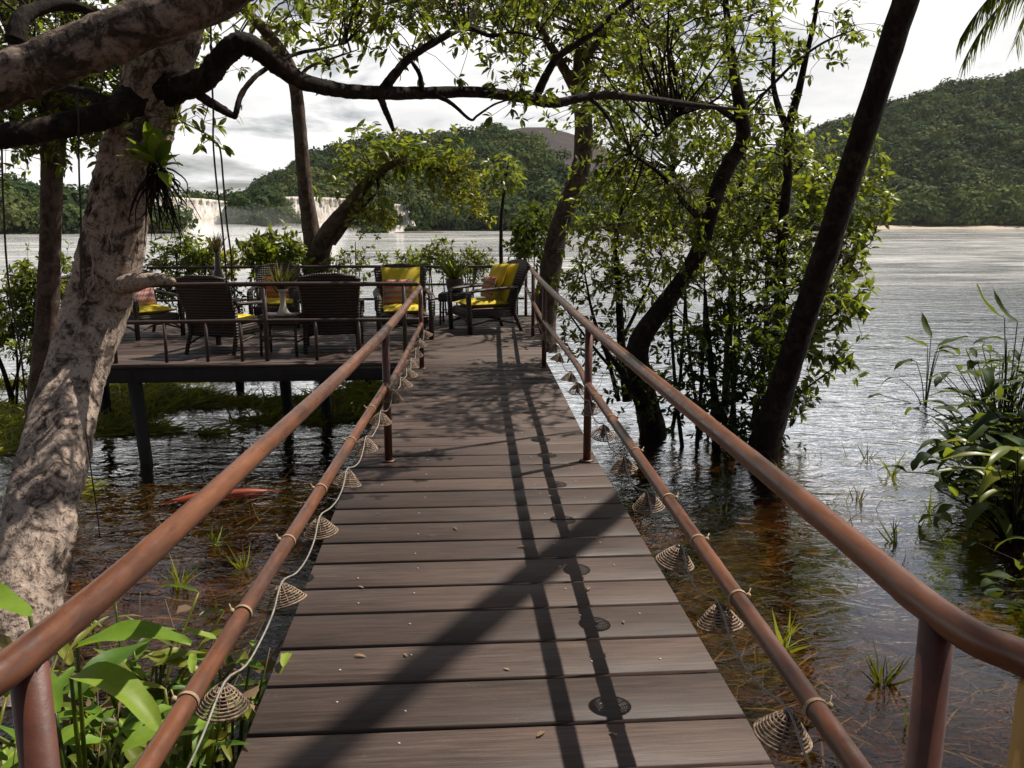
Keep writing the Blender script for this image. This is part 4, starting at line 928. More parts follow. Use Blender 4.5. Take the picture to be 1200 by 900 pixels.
for (dx, dz, L, W) in ((-.02, 1, .2, .085), (.18, .95, .17, .075), (.35, .6, .17, .07), (-.4, .7, .17, .06), (-.7, .4, .16, .06), (.1, .55, .2, .07), (.55, .15, .17, .06), (-.2, .3, .2, .06), (.3, -.25, .16, .06), (.7, .5, .13, .05), (-.05, .85, .14, .06), (-.9, .2, .14, .05)):
    strap_leaf(mb, (dx * .05, -.03, .03 + .04 * dz), (dx, -.45, dz), L * 1.25, W * 1.3, .5, .15)
mb.build('leaf_rosette', M['leaf_lime'], e, True)
mb = MB()
for k in range(60):
    d = rng.normal(size=3) * np.array([.06, .03, .09]); mb.tube([(d[0] * .4, .02, d[2] * .3), (d[0], -.06 + d[1] * .4, -.06 + d[2] * .7), (d[0] * 1.5, -.02 + d[1], -.11 + d[2] - .07 * random.random()), (d[0] * 1.4 + .04 * rng.normal(), d[1], -.16 - .14 * random.random() + d[2])], [.007, .006, .004, .002], 5, 4)
mb.build('root_mass', M['bark_dark'], e)
# climbing roots on the trunk skin are part of the trunk look
mb = MB()
for k in range(16):
    a0 = random.uniform(-1.1, 1.1); i0 = random.randint(60, 95); P = []
    for i2 in range(i0, min(i0 + random.randint(12, 30), len(Pq) - 1)):
        a0 += random.uniform(-.1, .1); dirv = -(np.cos(a0)) * np.array([0, 1.0, 0]) + np.sin(a0) * U[i2]
        P.append(Pq[i2] + dirv * Rq[i2] * 1.03)
    if len(P) > 4: mb.tube(P[::2], .006 + .005 * random.random(), 5, 2)
mb.build('climbing_root', M['bark_pale'], root)

# --- T2 slim twin trunk behind it
tree('slim_tree', 'slim brown tree standing in the water left of the pale trunk',
     [(pix([(46, 520, 10.6), (52, 430, 10.6), (57, 340, 10.6), (60, 250, 10.6), (61, 200, 10.6), (63, 160, 10.6), (70, 100, 10.6), (82, 20, 10.5), (90, -80, 10.4)]), [.2, .15, .125, .12, .12, .14, .12, .09, .05]),
      (pix([(63, 170, 10.6), (45, 110, 10.6), (20, 60, 10.5), (0, 10, 10.4)]), [.09, .06, .045, .03]),
      (pix([(66, 130, 10.6), (95, 95, 10.6), (120, 70, 10.7), (150, 60, 10.8)]), [.07, .045, .03, .02])],
     [(at(20, 130, 10.6), .65, 24), (at(90, 130, 10.6), .5, 16), (at(60, 60, 10.6), .8, 30), (at(-10, 40, 10.6), .8, 26), (at(130, 80, 10.7), .45, 12), (at(120, 20, 10.7), .8, 24), (at(110, 150, 10.6), .28, 6), (at(20, -40, 10.5), .9, 20)], 'bark_brown', 'leaf', leaf_size=.13, nl=7, sub_r=.35, per=6)
# --- T3 crooked tree behind the terrace
Yt = 17.0
T3 = tree('crooked_tree', 'crooked brown tree with a leaning second stem behind the terrace rail',
     [(pix([(372, 345, Yt), (371, 310, Yt), (366, 280, Yt), (360, 240, Yt), (355, 195, Yt), (351, 145, Yt), (346, 100, Yt), (338, 75, Yt), (322, 50, Yt), (303, 28, Yt), (285, 10, Yt), (262, -20, Yt)]), [.3, .27, .18, .15, .135, .125, .12, .115, .11, .1, .09, .06]),
      (pix([(373, 320, Yt), (376, 292, Yt - .2), (388, 268, Yt - .4), (406, 246, Yt - .5), (425, 222, Yt - .6), (440, 205, Yt - .7), (468, 190, Yt - .8), (500, 196, Yt - .8), (540, 205, Yt - .8)]), [.25, .2, .17, .15, .12, .1, .07, .05, .02]),
      (pix([(390, 285, Yt - .4), (405, 265, Yt - .5), (425, 242, Yt - .7), (440, 228, Yt - .9)]), [.07, .06, .05, .02]),
      (pix([(346, 100, Yt), (360, 80, Yt), (385, 70, Yt), (420, 58, Yt)]), [.05, .035, .025, .01])],
     [(at(432, 180, Yt - .7), (.6, .6, .35), 13), (at(480, 192, Yt - .8), (.7, .6, .3), 13), (at(410, 212, Yt - .6), (.35, .4, .3), 5), (at(515, 186, Yt - .8), (.4, .4, .22), 6), (at(300, 15, Yt), 1.0, 16), (at(380, 20, Yt), .9, 9), (at(240, 50, Yt), .8, 8)], 'bark_brown', 'leaf_bright', leaf_size=.21, nl=7, tw=.009, sub_r=.34, droop=.4, per=3)
wood, leaf = MB(), MB(); b0 = np.array(T3.location)
skv = dens(pix([(440, 205, Yt - .7), (480, 200, Yt - .8), (540, 205, Yt - .8), (568, 228, Yt - .8)]) - b0)
crown(wood, leaf, [(at(535, 196, Yt - .8) - b0, (.45, .4, .1), 8), (at(525, 222, Yt - .8) - b0, (.5, .4, .09), 8), (at(555, 238, Yt - .8) - b0, (.4, .4, .08), 8), (at(440, 254, Yt - .8) - b0, (.4, .3, .12), 8)], skv, .12, 8, .007, .24, LEAF, 0.0, 5)
merge(leaf, wood).build('crown', [M['leaf_yellow'], M['bark_dark']], T3)['label'] = 'yellow green layered foliage'
# --- sapling
tree('sapling', 'thin young tree with small dark tuft right of the domed hill centre',
     [(pix([(588, 325, 17.5), (587, 290, 17.5), (588, 250, 17.5), (592, 215, 17.5), (596, 190, 17.5)]), [.045, .04, .035, .025, .012])],
     [(at(594, 208, 17.5), (.4, .4, .4), 12), (at(585, 222, 17.5), (.3, .3, .3), 6)], 'bark_dark', 'leaf', leaf_size=.17, nl=6, sub_r=.25, per=3)
# --- T4 straight trunk at the end of the right rail
Y4 = 15.6
tree('forked_tree', 'tall brown tree with forked trunk at the far end of the right rail',
     [(pix([(634, 410, Y4), (637, 375, Y4), (645, 320, Y4), (652, 280, Y4), (664, 245, Y4), (677, 210, Y4), (684, 175, Y4), (683, 130, Y4), (680, 90, Y4), (682, 55, Y4), (688, 10, Y4), (695, -60, Y4)]), [.3, .24, .2, .18, .18, .175, .17, .16, .14, .11, .09, .05]),
      (pix([(678, 112, Y4), (665, 88, Y4), (655, 70, Y4), (638, 42, Y4), (622, 15, Y4), (600, -30, Y4)]), [.11, .09, .08, .07, .05, .03]),
      (pix([(681, 80, Y4), (700, 50, Y4 - .3), (730, 25, Y4 - .5), (770, -10, Y4 - .8)]), [.07, .055, .04, .02])],
     [(at(640, 20, Y4), .9, 18), (at(600, 5, Y4), .9, 14), (at(690, 30, Y4), .9, 16), (at(735, 60, Y4), 1.0, 20), (at(690, -40, Y4), 1.4, 26), (at(540, -20, Y4), 1.1, 16), (at(725, 105, Y4), .6, 10), (np.array([-1.2, 14.0, 5.2]), (1.1, 1.0, .4), 24), (np.array([0.3, 13.4, 5.0]), (1.1, 1.0, .4), 26), (np.array([-2.6, 14.4, 5.6]), (1.1, 1.0, .4), 18), (np.array([1.2, 12.6, 4.9]), (.9, .9, .4), 16)], 'bark_brown', 'leaf', leaf_size=.17, nl=6, tw=.009, sub_r=.5, droop=.3, per=5)
# --- T6 dark leaning trunk at right
tree('leaning_tree', 'thick dark trunk leaning up to the right over the river thicket',
     [(np.array([(3.62, 10.25, -1.7), (3.60, 10.0, -1.15), (3.54, 9.3, -.1), (3.45, 8.3, 1.35), (3.35, 7.2, 2.8), (3.25, 6.1, 4.35), (3.16, 5.3, 5.55), (3.08, 4.6, 6.6), (3.0, 4.0, 7.4), (2.8, 3.2, 8.2)]), [.3, .26, .215, .195, .185, .18, .17, .155, .14, .1])],
     [((2.8, 3.4, 8.6), 1.0, 0)], 'bark_dark', 'leaf') if False else None
def build_leaning():
    base = np.array([3.60, 10.0, -1.35]); root = thing('leaning_tree', base); tag(root, 'thick dark trunk leaning up to the right over the river thicket', 'tree')
    P = np.array([(3.58, 10.1, -1.6), (3.60, 9.88, -1.15), (3.625, 9.35, -.1), (3.67, 8.6, 1.35), (3.71, 7.85, 2.8), (3.755, 7.05, 4.35), (3.79, 6.43, 5.55), (3.82, 5.89, 6.6), (3.85, 5.48, 7.4), (3.89, 4.8, 8.7)]) - base
    mb = MB(); limb(mb, P, [.26, .2, .145, .128, .112, .104, .1, .097, .092, .075], 20, 10, .03); mb.build('trunk', M['bark_dark'], root, True)
    sk = dens(P); w, l = MB(), MB()
    crown(w, l, [(np.array([5.7, 3.3, 9.9]) - base, (.9, .9, .7), 20)], sk[-20:], .16, 6, .008, .4, LEAF, .2, 5)
    merge(l, w).build('crown', [M['leaf'], M['bark_dark']], root)
build_leaning()
# --- thicket trees on the right
Y5 = 10.4
tree('curved_tree', 'dark crooked tree rising from an arched prop root beside the right rail',
     [(pix([(768, 520, 10.9), (757, 470, 10.7), (747, 425, 10.6), (752, 395, 10.55), (775, 362, 10.5), (805, 320, 10.4), (822, 285, 10.35), (833, 245, 10.3), (850, 200, 10.3), (870, 165, 10.2), (868, 130, 10.1), (861, 90, 10), (855, 45, 9.9), (850, 0, 9.8), (845, -60, 9.7)]), [.19, .16, .15, .14, .12, .1, .1, .1, .095, .09, .08, .06, .045, .035, .02]),
      (pix([(706, 405, 10.3), (724, 430, 10.4), (742, 462, 10.5), (756, 495, 10.6), (762, 515, 10.7)]), [.03, .035, .04, .045, .05]),
      (pix([(862, 140, 10.1), (830, 122, 9.9), (800, 130, 9.7), (770, 160, 9.6)]), [.04, .03, .025, .012]),
      (pix([(826, 262, 10.3), (800, 235, 10.1), (775, 205, 10), (740, 180, 9.9)]), [.05, .035, .025, .012])],
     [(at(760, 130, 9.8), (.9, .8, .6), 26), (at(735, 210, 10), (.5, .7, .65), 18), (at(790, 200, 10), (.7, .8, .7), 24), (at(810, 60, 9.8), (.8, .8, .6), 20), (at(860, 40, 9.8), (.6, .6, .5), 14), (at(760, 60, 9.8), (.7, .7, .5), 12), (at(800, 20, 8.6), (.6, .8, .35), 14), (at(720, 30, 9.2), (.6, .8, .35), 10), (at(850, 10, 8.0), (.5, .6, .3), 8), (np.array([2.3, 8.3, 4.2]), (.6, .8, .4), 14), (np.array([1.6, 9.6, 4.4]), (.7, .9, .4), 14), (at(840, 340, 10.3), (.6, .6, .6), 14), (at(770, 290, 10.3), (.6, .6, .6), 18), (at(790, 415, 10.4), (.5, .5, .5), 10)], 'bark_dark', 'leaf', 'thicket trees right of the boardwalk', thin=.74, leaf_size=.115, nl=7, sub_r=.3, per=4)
Y7 = 10.9
tree('slender_tree', 'slender forked stem in the thicket just left of the leaning trunk',
     [(pix([(897, 540, Y7), (905, 470, Y7), (912, 390, Y7), (915, 320, Y7), (918, 260, Y7), (923, 207, Y7), (925, 150, Y7), (935, 110, Y7), (945, 65, Y7), (955, 20, Y7), (962, -30, Y7)]), [.1, .085, .08, .075, .07, .06, .06, .05, .035, .028, .02]),
      (pix([(924, 152, Y7), (912, 125, Y7), (906, 95, Y7), (907, 50, Y7), (903, 0, Y7)]), [.05, .04, .03, .022, .012]),
      (pix([(900, 105, Y7 - .4), (930, 75, Y7 - .4), (965, 50, Y7 - .4), (1000, 35, Y7 - .4)]), [.02, .018, .015, .008])],
     [(at(900, 240, Y7), (.8, .8, .8), 34), (at(860, 290, Y7), (.7, .7, .8), 26), (at(940, 310, Y7), (.7, .7, .7), 22), (at(890, 60, Y7), (.6, .6, .6), 14), (at(960, 45, Y7 - .3), (.5, .4, .35), 9), (at(985, 30, Y7 - .4), (.3, .3, .25), 5), (at(880, 150, Y7), (.7, .7, .6), 20)], 'bark_dark', 'leaf', 'thicket trees right of the boardwalk', thin=.74, leaf_size=.115, nl=7, sub_r=.3, per=4)
tree('riverside_shrub', 'bushy shrub with glossy sprigs hanging over the water right of the leaning trunk',
     [(pix([(905, 535, 10.6), (930, 430, 10.8), (960, 340, 11.2), (975, 270, 11.6), (985, 215, 12)]), [.07, .05, .045, .035, .015]),
      (pix([(930, 430, 10.8), (965, 380, 10.5), (1000, 350, 10.4)]), [.03, .02, .008]),
      (pix([(915, 480, 10.7), (945, 455, 10.4), (985, 425, 10.3)]), [.02, .014, .006]),
      (pix([(945, 380, 11), (990, 310, 11.3), (1020, 285, 11.5)]), [.025, .018, .008])],
     [(at(985, 230, 11.8), (.7, .6, .6), 22), (at(955, 260, 11.6), (.6, .6, .6), 20), (at(1000, 300, 11.4), (.4, .4, .3), 12), (at(985, 350, 10.5), (.4, .4, .35), 14), (at(965, 400, 10.5), (.3, .3, .25), 5), (at(985, 425, 10.3), (.16, .16, .1), 3), (at(935, 470, 10.4), (.25, .25, .25), 5), (at(1000, 190, 12), (.4, .4, .3), 7)], 'bark_dark', 'leaf_bright', 'thicket trees right of the boardwalk', thin=.74, leaf_size=.16, nl=8, sub_r=.22, per=4)
tree('mangrove_shrub', 'multi stemmed leafy shrub between the right rail and the crooked tree',
     [(pix([(735, 470, 12), (728, 400, 12), (725, 340, 12), (722, 280, 12), (735, 220, 12)]), [.07, .06, .05, .04, .015]),
      (pix([(725, 470, 12.1), (712, 420, 12.1), (695, 370, 12.1), (685, 320, 12.2)]), [.035, .03, .025, .012]),
      (pix([(728, 400, 12), (755, 345, 12), (775, 300, 12)]), [.03, .022, .01]),
      (pix([(715, 430, 12), (690, 400, 12), (665, 365, 12)]), [.025, .02, .01])],
     [(at(712, 305, 12), (.5, .7, .65), 17), (at(740, 330, 12), (.6, .6, .6), 15), (at(700, 380, 12), (.5, .5, .5), 11), (at(740, 260, 12), (.7, .7, .6), 24), (at(668, 345, 12.2), (.3, .4, .4), 7), (at(725, 430, 12), (.35, .35, .3), 7)], 'bark_dark', 'leaf', 'thicket trees right of the boardwalk', thin=.74, leaf_size=.12, nl=7, sub_r=.28, per=5)
tree('mangrove_shrub', 'dark dense shrub filling the thicket base left of the leaning trunk',
     [(pix([(840, 545, 10.3), (838, 470, 10.4), (830, 400, 10.5), (826, 340, 10.6)]), [.06, .05, .04, .02])] +
     [(pix([(x, 540 + dy, 10.2 + k * .12), (x + dx, 460, 10.25 + k * .12), (x + dx * 1.6, 390, 10.3 + k * .1), (x + dx * 1.8, 320, 10.4 + k * .1)]), [.03, .024, .02, .008])
      for k, (x, dx, dy) in enumerate(((800, -8, -10), (815, 6, 0), (850, 10, 10), (865, -6, 8), (878, 12, 5), (890, 4, 6), (828, -14, 0), (785, 10, -20), (858, 2, 0), (872, 16, 0)))],
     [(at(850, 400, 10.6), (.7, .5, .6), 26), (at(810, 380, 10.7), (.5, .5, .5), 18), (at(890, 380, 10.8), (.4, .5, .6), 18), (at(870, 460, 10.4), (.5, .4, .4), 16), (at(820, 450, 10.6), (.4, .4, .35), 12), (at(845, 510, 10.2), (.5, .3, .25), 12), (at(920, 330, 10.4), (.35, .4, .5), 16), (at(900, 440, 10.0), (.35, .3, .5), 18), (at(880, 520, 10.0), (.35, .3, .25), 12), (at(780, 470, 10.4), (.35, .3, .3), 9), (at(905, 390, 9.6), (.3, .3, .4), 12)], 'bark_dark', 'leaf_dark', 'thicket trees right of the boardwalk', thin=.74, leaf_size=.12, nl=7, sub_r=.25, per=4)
tree('tall_shrub', 'yellowish sunlit shrub crown behind the thicket stems above the river',
     [(pix([(850, 480, 13), (855, 380, 13), (862, 290, 13), (870, 200, 13.2), (880, 130, 13.4)]), [.07, .06, .05, .03, .015]),
      (pix([(858, 340, 13), (820, 270, 13), (790, 200, 13.2)]), [.04, .03, .012]), (pix([(862, 290, 13), (910, 230, 13), (950, 180, 13)]), [.04, .03, .012])],
     [(at(820, 240, 13), (.9, .8, .9), 32), (at(880, 190, 13.2), (.9, .8, .8), 30), (at(930, 200, 13), (.6, .7, .6), 18), (at(780, 180, 13.3), (.8, .8, .7), 22), (at(850, 300, 13), (.8, .8, .6), 24), (at(830, 110, 13.4), (.8, .8, .6), 18), (at(740, 140, 13.3), (.8, .8, .6), 16), (at(735, 230, 13.5), (.4, .6, .6), 10)], 'bark_dark', 'leaf_bright', 'thicket trees right of the boardwalk', thin=.74, leaf_size=.14, nl=7, sub_r=.33, per=5)

# --- shrubs behind and left of the terrace
def shrub(name, label, px, py, Yd, R, n, mat, stems=5, ls=.12, sub=.2, per=5, group='shrubs around the terrace', hmul=1.0):
    c = at(px, py, Yd); base = np.array([c[0], Yd, WATER_Z - .1]); limbs = []
    for k in range(stems):
        e = c - base + rng.normal(size=3) * np.array(R) * .45; e[2] = max(e[2], .3)
        s = np.array([rng.normal() * .12, rng.normal() * .12, 0]); m = (s + e) / 2 + rng.normal(size=3) * .08; limbs.append((np.array([s, m, e]) + base, [.025, .018, .008]))
    limbs[0][0][0] = base
    return tree(name, label, limbs, [(c, np.array(R), n)], 'bark_dark', mat, group, leaf_size=ls, nl=7, sub_r=sub, per=per, tw=.005)
shrub('leafy_shrub', 'bright yellow green shrub behind the terrace right of the pale trunk', 218, 303, 16.6, (.62, .45, .36), 34, 'leaf_bright', ls=.14)
shrub('leafy_shrub', 'bright shrub with orange tinged leaves behind the dark bottle', 255, 308, 16.8, (.42, .4, .28), 16, 'leaf_yellow', ls=.13)
shrub('leafy_shrub', 'long leaved lime green shrub behind the pale vase', 322, 300, 16.4, (.55, .45, .34), 30, 'leaf_bright', ls=.19)
shrub('leafy_shrub', 'small feathery shrub behind the rail right of the crooked tree', 412, 306, 16.6, (.4, .35, .3), 13, 'leaf', ls=.11)
shrub('leafy_shrub', 'low shrub behind the yellow cushioned chair at the river rail', 470, 312, 16.8, (.5, .4, .22), 16, 'leaf', ls=.12)
shrub('leafy_shrub', 'small shrub with curled lime tip behind the clay pot', 512, 305, 16.3, (.45, .35, .27), 18, 'leaf_bright', ls=.11)
shrub('leafy_shrub', 'sparse shrub behind the rail left of the thin sapling', 556, 305, 16.5, (.4, .35, .27), 15, 'leaf', ls=.1)
shrub('leafy_shrub', 'glossy dark shrub at the foot of the forked tree', 628, 280, 16.3, (.42, .5, .62), 28, 'leaf_dark', ls=.16)
shrub('leafy_shrub', 'broad dark green shrub at the water edge left of the pale trunk', 75, 345, 13.6, (.8, .6, .6), 85, 'leaf', 8, ls=.11)
shrub('leafy_shrub', 'yellowish shrub at the left edge beyond the slim tree', 8, 360, 13.4, (.6, .5, .6), 50, 'leaf_bright', 6, ls=.11)
shrub('leafy_shrub', 'drooping thin shrub in the water under the left edge', 40, 425, 12.6, (.35, .4, .3), 10, 'leaf', 5, ls=.11)
shrub('leafy_shrub', 'shaded green shrub behind the terrace between the two near chairs', 370, 335, 16.4, (.8, .3, .25), 26, 'leaf', 6, ls=.12)
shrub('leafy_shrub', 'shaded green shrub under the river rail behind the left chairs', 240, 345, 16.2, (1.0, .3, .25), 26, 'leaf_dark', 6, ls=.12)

# --- broad leaved plants
def broad_plant(name, label, base, stems, mat='leaf_lime', group=None, stemmat='leaf', clip=None):
    root = thing(name, base); tag(root, label, 'plant', group); st, lf = MB(), MB()
    for (dx, dy, h, L, W, ax, bend) in stems:
        if clip is not None and base[0] + dx + L * cos(ax) > clip: ax = pi - ax; dx = -abs(dx)
        tip = np.array([dx, dy, h]); st.tube([(0.03 * dx, .03 * dy, 0), (dx * .45, dy * .45, h * .6), tip], [.009, .007, .005], 6, 5)
        d = np.array([cos(ax), sin(ax), .35]); strap_leaf(lf, tip, d, L, W, bend, .18, 12)
    st.build('stem', M[stemmat], root, True); lf.build('foliage', M[mat], root, True); return root
def rnd_stems(n, h0, h1, L0, L1, W0, W1, sp, bend=(0.5, 1.3)):
    return [(random.gauss(0, sp), random.gauss(0, sp), random.uniform(h0, h1), random.uniform(L0, L1), random.uniform(W0, W1), random.uniform(0, 2 * pi), random.uniform(*bend)) for _ in range(n)]
# near left, beside the boardwalk
broad_plant('lily_plant', 'big lime green leaves reaching up just left of the near rail', (-1.22, 2.25, -.8), [(.04, -.03, 1.27, .31, .105, .0, .75), (.03, -.06, 1.2, .34, .10, -.45, 1.5), (-.08, -.02, 1.36, .36, .11, 2.9, .5), (-.1, .1, 1.0, .3, .09, 2.2, .8), (.1, .05, .9, .26, .08, .6, .8), (0, 0, 1.1, .3, .09, 1.2, .6)], 'leaf_lime', 'broad leaved plants by the near left rail')
npos = [(-1.5, 2.2, 'upright lime plant at the left frame edge below the rail'), (-1.2, 2.65, 'leafy plant with shaded leaves between lily and lower left rail'), (-1.12, 2.3, 'small leafy plant under the nearest left lantern'), (-1.9, 3.0, 'pale leafed plant at the foot of the pale trunk'), (-1.35, 1.95, 'bright leafy plant below the left railing corner'),
        (-1.05, 3.1, 'upright narrow leafed plant beside the second left lantern'), (-1.12, 2.05, 'bright plant whose leaf tips overhang the boardwalk edge'), (-1.75, 2.4, 'crowded leafy plant furthest left at the bottom'), (-1.25, 2.4, 'low plant with narrow leaves under the lily'), (-1.5, 3.3, 'sparse plant at the water edge left of the rail'),
        (-1.6, 2.8, 'dense leafy plant right behind the lily leaves'), (-1.3, 3.0, 'tangled plant with narrow leaves left of the second lantern'), (-1.1, 2.75, 'shaded plant under the lower left rail'), (-2.1, 2.7, 'tall pale plant at the far left edge of the bank'), (-1.08, 2.65, 'single stemmed leafy plant at the boardwalk edge below the rail')]
for k, (x, y, lab) in enumerate(npos):
    broad_plant('bank_plant', lab, (x, y, -.86), [(a, b_, h, L, W, ax, bd) for a, b_, h, L, W, ax, bd in rnd_stems(44, .15, .85, .11, .25, .028, .062, .21, (-.3, 1.3))], ['leaf_lime', 'leaf_bright', 'leaf_lime', 'leaf', 'leaf_bright'][k % 5], 'broad leaved plants by the near left rail', clip=-.76)
b = MB()
for k in range(120):
    p = np.array([random.uniform(-2.2, -.9), random.uniform(1.9, 3.9), -.85]); d = rng.normal(size=3) * .5; d[2] = abs(d[2]) + .4; L = random.uniform(.3, .8)
    b.tube([p, p + d * L * .5, p + d * L + np.array([0, 0, -.08 * L])], [.004, .003, .0015], 4, 3)
pos = np.stack([rng.uniform(-2.2, -.88, 260), rng.uniform(1.8, 3.8, 260), rng.uniform(-.82, -.15, 260)], -1); b.cm = 1
b.leaves(pos, rng.normal(size=(260, 3)) * np.array([1, 1, .4]), rng.uniform(.08, .2, 260), LEAF, .6, .5)
tag(b.build('dry_litter', [M['leaf_dry'], M['leaf_dry']], kind='stuff'), 'dry stalks and dead leaves among the near left plants', 'leaf litter', kind='stuff')
# right bank
rp = [((5.55, 7.3), 20, (.6, 1.15), (.35, .6), (.07, .12), .35, 'leaf_dark', 'dark clump of broad arching leaves at the right edge above the rail'), ((4.75, 6.85), 12, (.4, .85), (.35, .55), (.06, .1), .25, 'leaf_bright', 'plant with long sunlit leaves drooping left over the water'),
      ((5.9, 8.6), 20, (.7, 1.2), (.3, .55), (.05, .09), .3, 'leaf_dark', 'dark leafy clump behind the arching leaves on the right bank'), ((6.4, 9.6), 16, (.7, 1.3), (.3, .5), (.04, .08), .3, 'leaf_dark', 'farthest dark leaf clump on the right bank'), ((5.1, 5.9), 16, (.3, .9), (.3, .5), (.06, .1), .3, 'leaf_dark', 'shaded leafy plant low at the right frame edge'), ((5.4, 8.0), 18, (.4, .8), (.3, .5), (.05, .09), .3, 'leaf_dark', 'low dark leaves at the water line on the right bank'),
      ((4.6, 5.6), 14, (.2, .6), (.25, .45), (.04, .08), .25, 'leaf_dark', 'small dark plant just above the right rail corner')]
for (x, y), n, h, L, W, sp, mt, lab in rp:
    broad_plant('bank_plant', lab, (x, y, -1.2), rnd_stems(int(n * 4.5), h[0] * .2, h[1], L[0] * .7, L[1] * .95, W[0] * 1.4, W[1] * 1.6, sp * 1.15, (.4, 2.2)), mt, 'arching plants on the right bank', 'bark_dark')
arc = at(1180, 545, 6.6)
broad_plant('bank_plant', 'plant with two long pale leaves pointing left from the right bank', (arc[0] + .15, 6.6, -1.15), [(-.1, 0, arc[2] + 1.05, .75, .085, pi + .1, .55), (-.15, -.1, arc[2] + 1.2, .6, .08, pi - .25, .8), (0, .1, arc[2] + 1.25, .6, .1, pi + .6, 1.0), (.1, 0, arc[2] + 1.3, .6, .1, -.4, 1.0), (-.05, .05, arc[2] + .9, .5, .07, pi + .3, 1.5)], 'leaf_bright', 'arching plants on the right bank', 'bark_dark')
arum = np.array([7.15, 12.5, WATER_Z - .1])
broad_plant('arrow_plant', 'lone reed like plant with pointed leaves standing in open water on the right', arum, [(-.05, 0, 1.0, .42, .17, pi, -.1), (.02, .05, 1.15, .5, .11, 1.5, -1.2), (.12, 0, 1.0, .5, .17, .05, .1), (.15, 0, .95, .4, .19, .15, 1.4), (-.2, 0, .75, .4, .15, pi, 1.6), (.05, -.05, .9, .3, .14, -.3, 1.0), (-.45, 0, .5, .35, .05, pi - .2, 2.0), (-.6, .1, .2, .3, .12, pi, 1.0)], 'leaf_dark', None, 'leaf_dark')
pr = at(1195, 400, 8.8)
broad_plant('arrow_plant', 'upright pointed dark leaves at the far right edge', (pr[0] - .05, 8.8, -1.15), [(-.15, 0, 1.75, .5, .09, pi - .2, -1.6), (.0, 0, 1.7, .5, .09, 2.0, -1.6), (.1, 0, 1.6, .6, .12, .2, .2), (-.1, 0, 1.5, .4, .1, pi, 1.0)], 'leaf_dark', None, 'leaf_dark')

# --- grass and weeds in the water
def blades(name, label, n, region, L, z, mat, up=.5, lean=(0, 0), wide=1.0, spread=.5, mask=None):
    p = np.stack([rng.uniform(region[0], region[1], n), rng.uniform(region[2], region[3], n), np.full(n, z)], -1)
    nzv = smooth_noise(p[:, 0], p[:, 1], 5, 1.6, 3); p = p[nzv > (mask if mask is not None else -9)]; n = len(p)
    d = rng.normal(size=(n, 3)) * spread; d[:, 2] = np.abs(d[:, 2]) * up + up * .4; d[:, 0] += lean[0]; d[:, 1] += lean[1]
    b = MB(); b.leaves(p, d, L * rng.uniform(.5, 1.2, n), (BLADE[0] * np.array([1, wide, 1]), BLADE[1]), .5, .3)
    tag(b.build(name, M[mat], kind='stuff'), label, 'grass', kind='stuff')
blades('water_grass', 'sunlit green grass mat in the shallows beyond the terrace stilts', 20000, (-9.5, -1.2, 11.2, 15.5), .34, WATER_Z + .01, 'grass', .16, (.5, .1), 2.2, .6, -.1)
blades('water_grass', 'sunlit green grass in the shallows left of the pale trunk', 9000, (-9.5, -4.0, 8.6, 12.6), .3, WATER_Z + .01, 'grass', .16, (.5, .1), 2.2, .6, -.05)
blades('water_weed', 'amber weeds under the dark water left of the boardwalk', 9000, (-4.2, -.9, 4.2, 9.4), .34, WATER_Z - .12, 'weed', .12, (.6, -.1), 1.4, .5, -.1)
blades('water_weed', 'amber weeds under the dark water right of the boardwalk', 3800, (.95, 3.4, 2.2, 7.5), .3, WATER_Z - .12, 'weed', .12, (.5, -.2), 1.4, .5, -.05)
def sprout(i, px, py, n, L, mat, lab):
    p = atz(px, py, WATER_Z - .03); b = MB(); grass_tuft(b, (0, 0, 0), n, L, .45, 1.0, BLADE, 2.0); o = b.build('water_sprout', M[mat], None); o.location = tuple(p)
    tag(o, lab, 'plant', 'small sprouts standing in the water')
for i, a in enumerate(((945, 600 - 130, 9, .4, 'leaf', 'small tuft in the water just right of the leaning trunk foot'), (1045, 560, 12, .4, 'leaf', 'grass tuft in open water between leaning trunk and right bank'), (1005, 590, 12, .28, 'leaf_dry', 'dry tuft in the water above the right rail middle'), (1047, 640, 9, .3, 'leaf', 'green tuft in the water just above the right rail'),
                       (1015, 540, 8, .25, 'leaf_dry', 'faint dry tuft in the rippled open water'), (1090, 600, 8, .25, 'leaf', 'small tuft close to the arching bank leaves'), (915, 765, 22, .34, 'grass', 'green tuft poking out right of the boardwalk beyond the rail'), (1035, 805, 24, .3, 'weed', 'amber tuft in the shallows behind the right corner post'), (210, 690, 20, .3, 'grass', 'green tuft at the water edge behind the left rail'), (255, 640, 7, .3, 'leaf_lime', 'single upright sprout in dark water inside the left rails'), (845, 450 + 150, 8, .2, 'leaf', 'tiny sprout in the shade below the thicket'), (285, 668, 14, .25, 'grass', 'pale tuft in the shallows beside the lower left rail'))): sprout(i, *a)
# wisps of emergent grass on the open water to the right
blades('water_grass', 'sparse grass wisps in the open water near the right bank', 260, (3.2, 5.6, 6.2, 11.0), .22, WATER_Z - .02, 'leaf', .8, (0, 0), 1.4, .4, .1)

